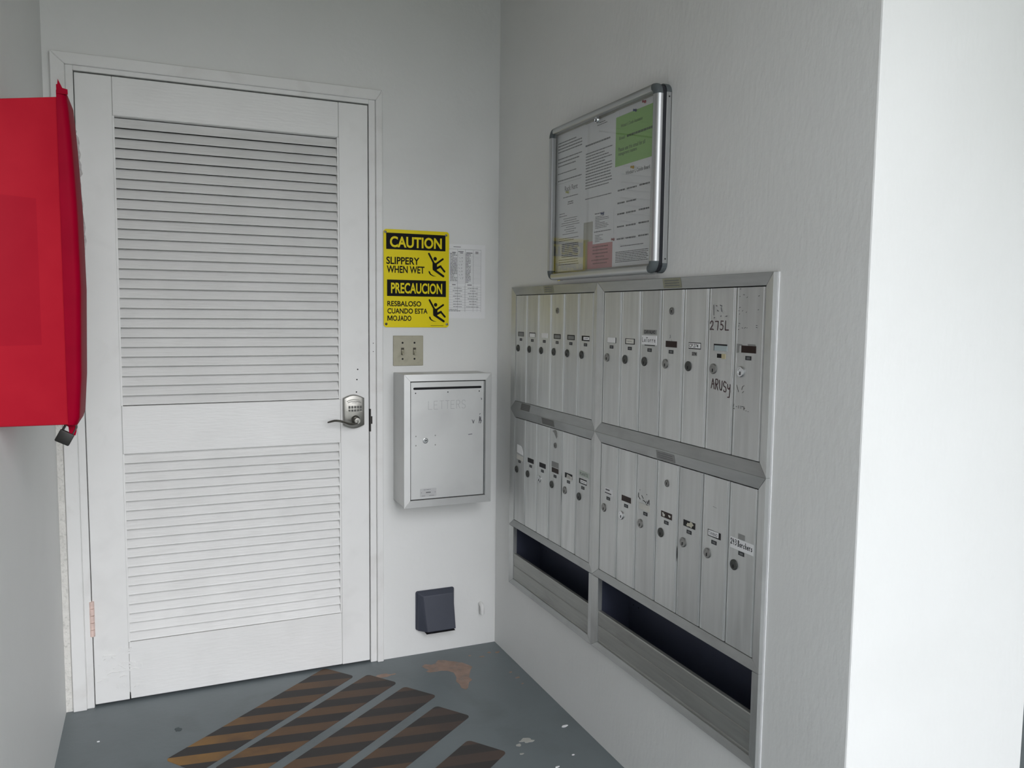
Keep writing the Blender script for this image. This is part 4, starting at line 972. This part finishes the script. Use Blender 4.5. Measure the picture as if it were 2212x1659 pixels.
m = MB(FR); m.disc(.8200, 1.8610, [(.0095, PANE), (.0095, PANE + .005), (.008, PANE + .0075), (.0065, PANE + .0075), (.006, PANE + .006), (.001, PANE + .006)], 20); m.mi = 1; m.box(.8190, .8210, 1.8545, 1.8625, PANE + .0055, PANE + .007); m.build('cam_lock', [LOCKC, BLACK], nb, smooth=True)
for (z) in (NZ0 + .036, NZ1 - .036):
    m = MB(FR); cyl = [[(-.0075 + .0022 * math.cos(2 * math.pi * i / 10), -(NU1 - .001) - e_, z + .0022 * math.sin(2 * math.pi * i / 10)) for i in range(10)] for e_ in (0, .0010)]; m.loft(cyl); m.build('screw', NICKELD, nb)
m = MB(FR); m.box(.53, .548, NZ0 - .0015, NZ0 + .003, .001, .012); m.box(1.045, 1.075, NZ0 - .0015, NZ0 + .003, .001, .012); m.build('bracket', CHROME, nb)

PB = .0152
def sheet(u0, u1, z0, z1, k, mt, label, fn, ink, name='notice_sheet', curl=0.0):
    d = PB + .0006 * k
    m = MB(FR)
    n = 6
    top = [FR(u0 + (u1 - u0) * i / n, z1, d + curl * (i / n - .5) ** 2) for i in range(n + 1)]
    bot = [FR(u0 + (u1 - u0) * i / n, z0, d + curl * (i / n - .5) ** 2) for i in range(n + 1)]
    m.add(top + bot, [(i, i + 1, n + 2 + i, n + 1 + i) for i in range(n)])
    o = m.build(name, mt); tag(o, label, 'paper', 'papers pinned in the notice board')
    sol = o.modifiers.new('thickness', 'SOLIDIFY'); sol.thickness = .0002; sol.offset = 0
    if fn:
        m = MB(FR); fn(m, d + .0003); m.build('print', ink, o)
    return o
sheet(.522, .706, 1.6045, 1.8740, 1, PAPER, 'letter with underlined paragraphs at the top left of the board',
      lambda m, d: (wordlines(m, .530, .69, 1.852, 1.815, 4, d, .0034, 51), wordlines(m, .530, .69, 1.803, 1.770, 3, d, .0034, 52), wordlines(m, .528, .66, 1.757, 1.747, 1, d, .0028, 53), wordlines(m, .530, .69, 1.735, 1.703, 3, d, .0034, 54)), INK)
sheet(.690, .905, 1.5820, 1.8715, 3, PAPER, 'full page letter in the middle of the board',
      lambda m, d: (wordlines(m, .775, .845, 1.864, 1.852, 2, d, .0022, 60, center=True), wordlines(m, .712, .862, 1.812, 1.804, 1, d, .0048, 61, ragged=.05), wordlines(m, .716, .872, 1.788, 1.678, 13, d, .0030, 62), wordlines(m, .716, .872, 1.662, 1.585 + .055, 1, d, .0026, 63)), INK)
sheet(.520, .708, 1.4420, 1.7200, 2, PAPER, 'meeting notice sheet at the lower left of the board',
      lambda m, d: (text_mesh(m, 'Rack Rent', .580, .665, 1.692, 1.708, d, .01), wordlines(m, .57, .67, 1.676, 1.671, 1, d, .0026, 70), wordlines(m, .57, .67, 1.660, 1.648, 2, d, .003, 71, center=True),
                    wordlines(m, .545, .60, 1.628, 1.612, 2, d, .002, 72), wordlines(m, .55, .69, 1.610, 1.555, 8, d, .0019, 73, center=True), wordlines(m, .545, .68, 1.548, 1.536, 2, d, .0022, 74),
                    wordlines(m, .565, .68, 1.530, 1.485, 8, d, .0024, 75, ragged=.3), wordlines(m, .545, .68, 1.482, 1.460, 3, d, .0020, 76)), INK)
sheet(.880, 1.095, 1.730, 1.8735, 1, PAPER, 'white sheet mostly hidden behind the green paper', None, INK)
sheet(.889, 1.100, 1.7190, 1.8545, 5, GREENP, 'bright green half sheet with dark lettering at the upper right',
      lambda m, d: (text_mesh(m, 'Windsor L Condo Association', .915, 1.025, 1.8225, 1.8315, d, .012), text_mesh(m, 'Email:', .908, .940, 1.7900, 1.7985, d, .012), wordlines(m, .948, 1.085, 1.800, 1.788, 1, d, .0062, 81, ragged=.02), text_mesh(m, 'Please use this email for all', .905, 1.040, 1.7585, 1.7695, d, .012), text_mesh(m, 'management matters', .905, 1.000, 1.7445, 1.7550, d, .012)), INKG)
def p3(m, d):
    text_mesh(m, 'Windsor L Condo Board', .945, 1.065, 1.6900, 1.7000, d, .012)
    for k, z in enumerate((1.652, 1.617, 1.587, 1.552, 1.518)):
        wordlines(m, .905, .945, z + .003, z - .003, 1, d, .0042, 90 + k, ragged=.1); wordlines(m, .952, 1.005, z + .003, z - .003, 1, d, .0042, 95 + k, ragged=.1)
        if k != 1: wordlines(m, 1.016, 1.068, z + .004, z - .002, 1, d, .0042, 100 + k, ragged=.05)
    wordlines(m, .925, 1.045, 1.499, 1.495, 1, d, .0022, 110, ragged=.05)
    wordlines(m, .900, 1.070, 1.484, 1.452, 7, d, .0022, 111, ragged=.15)
sheet(.882, 1.096, 1.4420, 1.7230, 4, PAPER, 'board member contact list sheet at the lower right', p3, INK)
sheet(.768, .887, 1.5135, 1.6065, 5, PAPER, 'small white list sheet held by a blue pin', lambda m, d: (wordlines(m, .778, .835, 1.6035, 1.5985, 1, d, .0026, 120, ragged=.05), wordlines(m, .782, .860, 1.594, 1.557, 8, d, .0018, 121, ragged=.7), wordlines(m, .776, .878, 1.5505, 1.5465, 1, d, .0026, 122, ragged=.05), wordlines(m, .782, .83, 1.540, 1.518, 5, d, .0018, 123, ragged=.5)), INK)
sheet(.736, .882, 1.4420, 1.5235, 4, PINKP, 'dusty pink note at the bottom of the board', lambda m, d: wordlines(m, .752, .872, 1.510, 1.452, 6, d, .0036, 130, ragged=.4, center=True), INKP)
sheet(.708, .742, 1.4430, 1.5300, 2, mat('khaki_paper', lin((176, 170, 132)), .7), 'narrow khaki paper edge beside the pink note', None, INK)

def pin(u, z, mt, label):
    d0 = PB + .0035
    m = MB(FR); m.disc(u, z, [(.0042, d0), (.0042, d0 + .0012), (.0022, d0 + .0018), (.0020, d0 + .0048), (.0032, d0 + .0058), (.0036, d0 + .0074), (.0028, d0 + .0078)], 12)
    m.disc(u, z, [(.0005, PB), (.0005, d0)], 6)
    tag(m.build('push_pin', mt, smooth=True), label, 'push pin', 'push pins in the notice board')
pin(.9915, 1.853, PIN_B, 'blue push pin at the top of the green paper')
pin(1.0360, 1.8655, PIN_R, 'red push pin in the upper right corner of the board')
pin(.8290, 1.597, PIN_B, 'dark blue push pin holding the small white list')
pin(.8910, 1.519, PIN_N, 'dull rose push pin above the pink note')
pin(.985, 1.7045, PIN_Y, 'amber push pin just below the green paper')
pin(.607, 1.687, PIN_L, 'lime push pin on the lower left notice')

# ================================================================== RED CABINET ON THE LEFT WALL
YN, YF = -.950, -.780
rcab = thing('extinguisher_cabinet', 'faded red plastic wall cabinet with cracked cover, locked with a padlock', 'cabinet', (XL, (YN + YF) / 2, 1.058))
m = MB(FF)
xa, xb = XL, -1.3835
m.loft([[(xa, YN - .075, 1.0700), (xb, YN, 1.0600), (xb, YF, 1.0600), (xa, YF, 1.0700)], [(xa, YN - .075, 1.7080), (xb, YN, 1.7435), (xb, YF, 1.7435), (xa, YF, 1.7080)]])
m.build('case', RED, rcab, bevel=.004, seg=2, smooth=True)
# cover: rounded edge towards the room
def cover_ring(z, xf, x0=-1.3875, e=.0):
    y0, y1 = YN - .004 + e, YF + .004 - e; rr = .014
    p = [(x0, y1, z), (x0, y0, z)]
    for k in range(6):
        a = math.radians(-90 + 90 * k / 5); p.append((xf - rr + rr * math.cos(a), y0 + rr + rr * math.sin(a), z))
    for k in range(6):
        a = math.radians(90 * k / 5); p.append((xf - rr + rr * math.cos(a), y1 - rr + rr * math.sin(a), z))
    return p
m = MB(FF); m.loft([cover_ring(z, xf, e=e) for z, xf, e in ((1.0570, -1.3720, .006), (1.0600, -1.3700, .002), (1.075, -1.3655, 0), (1.16, -1.3595, 0), (1.35, -1.3545, 0), (1.52, -1.3565, 0), (1.66, -1.3625, 0), (1.715, -1.3660, 0), (1.752, -1.3690, 0), (1.7555, -1.3700, .001))])
m.build('cover', REDC, rcab, smooth=True)
m = MB(FF)
bm_ = [(-1.3868, 1.748), (-1.3660, 1.748), (-1.3662, 1.7580), (-1.3755, 1.7600), (-1.3835, 1.7775), (-1.3845, 1.7670), (-1.3868, 1.7660)]
m.add([(x, YN - .0056, z) for x, z in bm_] + [(x, YN - .0030, z) for x, z in bm_], [tuple(range(7)), tuple(range(7, 14))[::-1]] + [(i, (i + 1) % 7, 7 + (i + 1) % 7, 7 + i) for i in range(7)])
m.build('broken_flange', REDC, rcab)
m = MB(FF)
edge = [(1.716, .0), (1.706, .005), (1.699, .003), (1.692, .0075), (1.680, .0085), (1.668, .0065), (1.655, .009), (1.642, .0055), (1.633, .0085), (1.622, .0075), (1.612, .0095), (1.604, .004),
        (1.585, .0045), (1.565, .0035), (1.545, .005), (1.525, .003), (1.505, .0045), (1.492, .006), (1.478, .003), (1.462, .0055), (1.448, .002), (1.43, .0)]
pts_ = [(-1.3705 + (1.752 - z) * .048 + o, z) for z, o in edge] + [(-1.3745 + (1.752 - z) * .048, z) for z in (1.43, 1.716)]
n_ = len(pts_)
m.add([(x, YF - .012, z) for x, z in pts_] + [(x, YF - .0112, z) for x, z in pts_], [tuple(range(n_)), tuple(range(n_, 2 * n_))[::-1]] + [(i, (i + 1) % n_, n_ + (i + 1) % n_, n_ + i) for i in range(n_)])
m.build('peeled_film', FILM, rcab)
YT = -.925
m = MB(FF); pt = [(-1.3990, 1.0600), (-1.3895, 1.0530), (-1.3885, 1.0400), (-1.3855, 1.0330), (-1.3765, 1.0340), (-1.3745, 1.0420), (-1.3730, 1.0600)]
m.add([(x, YT - .002, z) for x, z in pt] + [(x, YT + .002, z) for x, z in pt], [tuple(range(7)), tuple(range(7, 14))[::-1]] + [(i, (i + 1) % 7, 7 + (i + 1) % 7, 7 + i) for i in range(7)])
m.build('hasp_tab', REDC, rcab)
# padlock
ca, sa = .882, .471
def PL(a, b_, d): # local: a along top edge (right-down), b up the body axis
    ox, oz = -1.3975, 1.0300
    return (ox + a * ca + b_ * sa, YT + d, oz - a * sa + b_ * ca)
pk = thing('padlock', 'small dark steel padlock hanging under the red cabinet', 'padlock', (-1.3975, YT, 1.008))
m = MB(); m.fr = lambda u, v, d: PL(u, v, d)
m.prism(rrect(-.0152, .0152, -.0135, .0135, .003, 3), -.007, .007); m.build('body', STEELB, pk, bevel=.0012, seg=2, smooth=True)
m = MB(); sh = [(-.0105, .010), (-.0105, .024)] + [(-.0105 * math.cos(a), .026 + .0105 * math.sin(a)) for a in [math.pi * k / 10 for k in range(1, 10)]] + [(.0105, .024), (.0105, .010)]
m.tube([PL(a, b_, 0) for a, b_ in sh], .0026, 8); m.build('shackle', STEELS, pk, smooth=True)
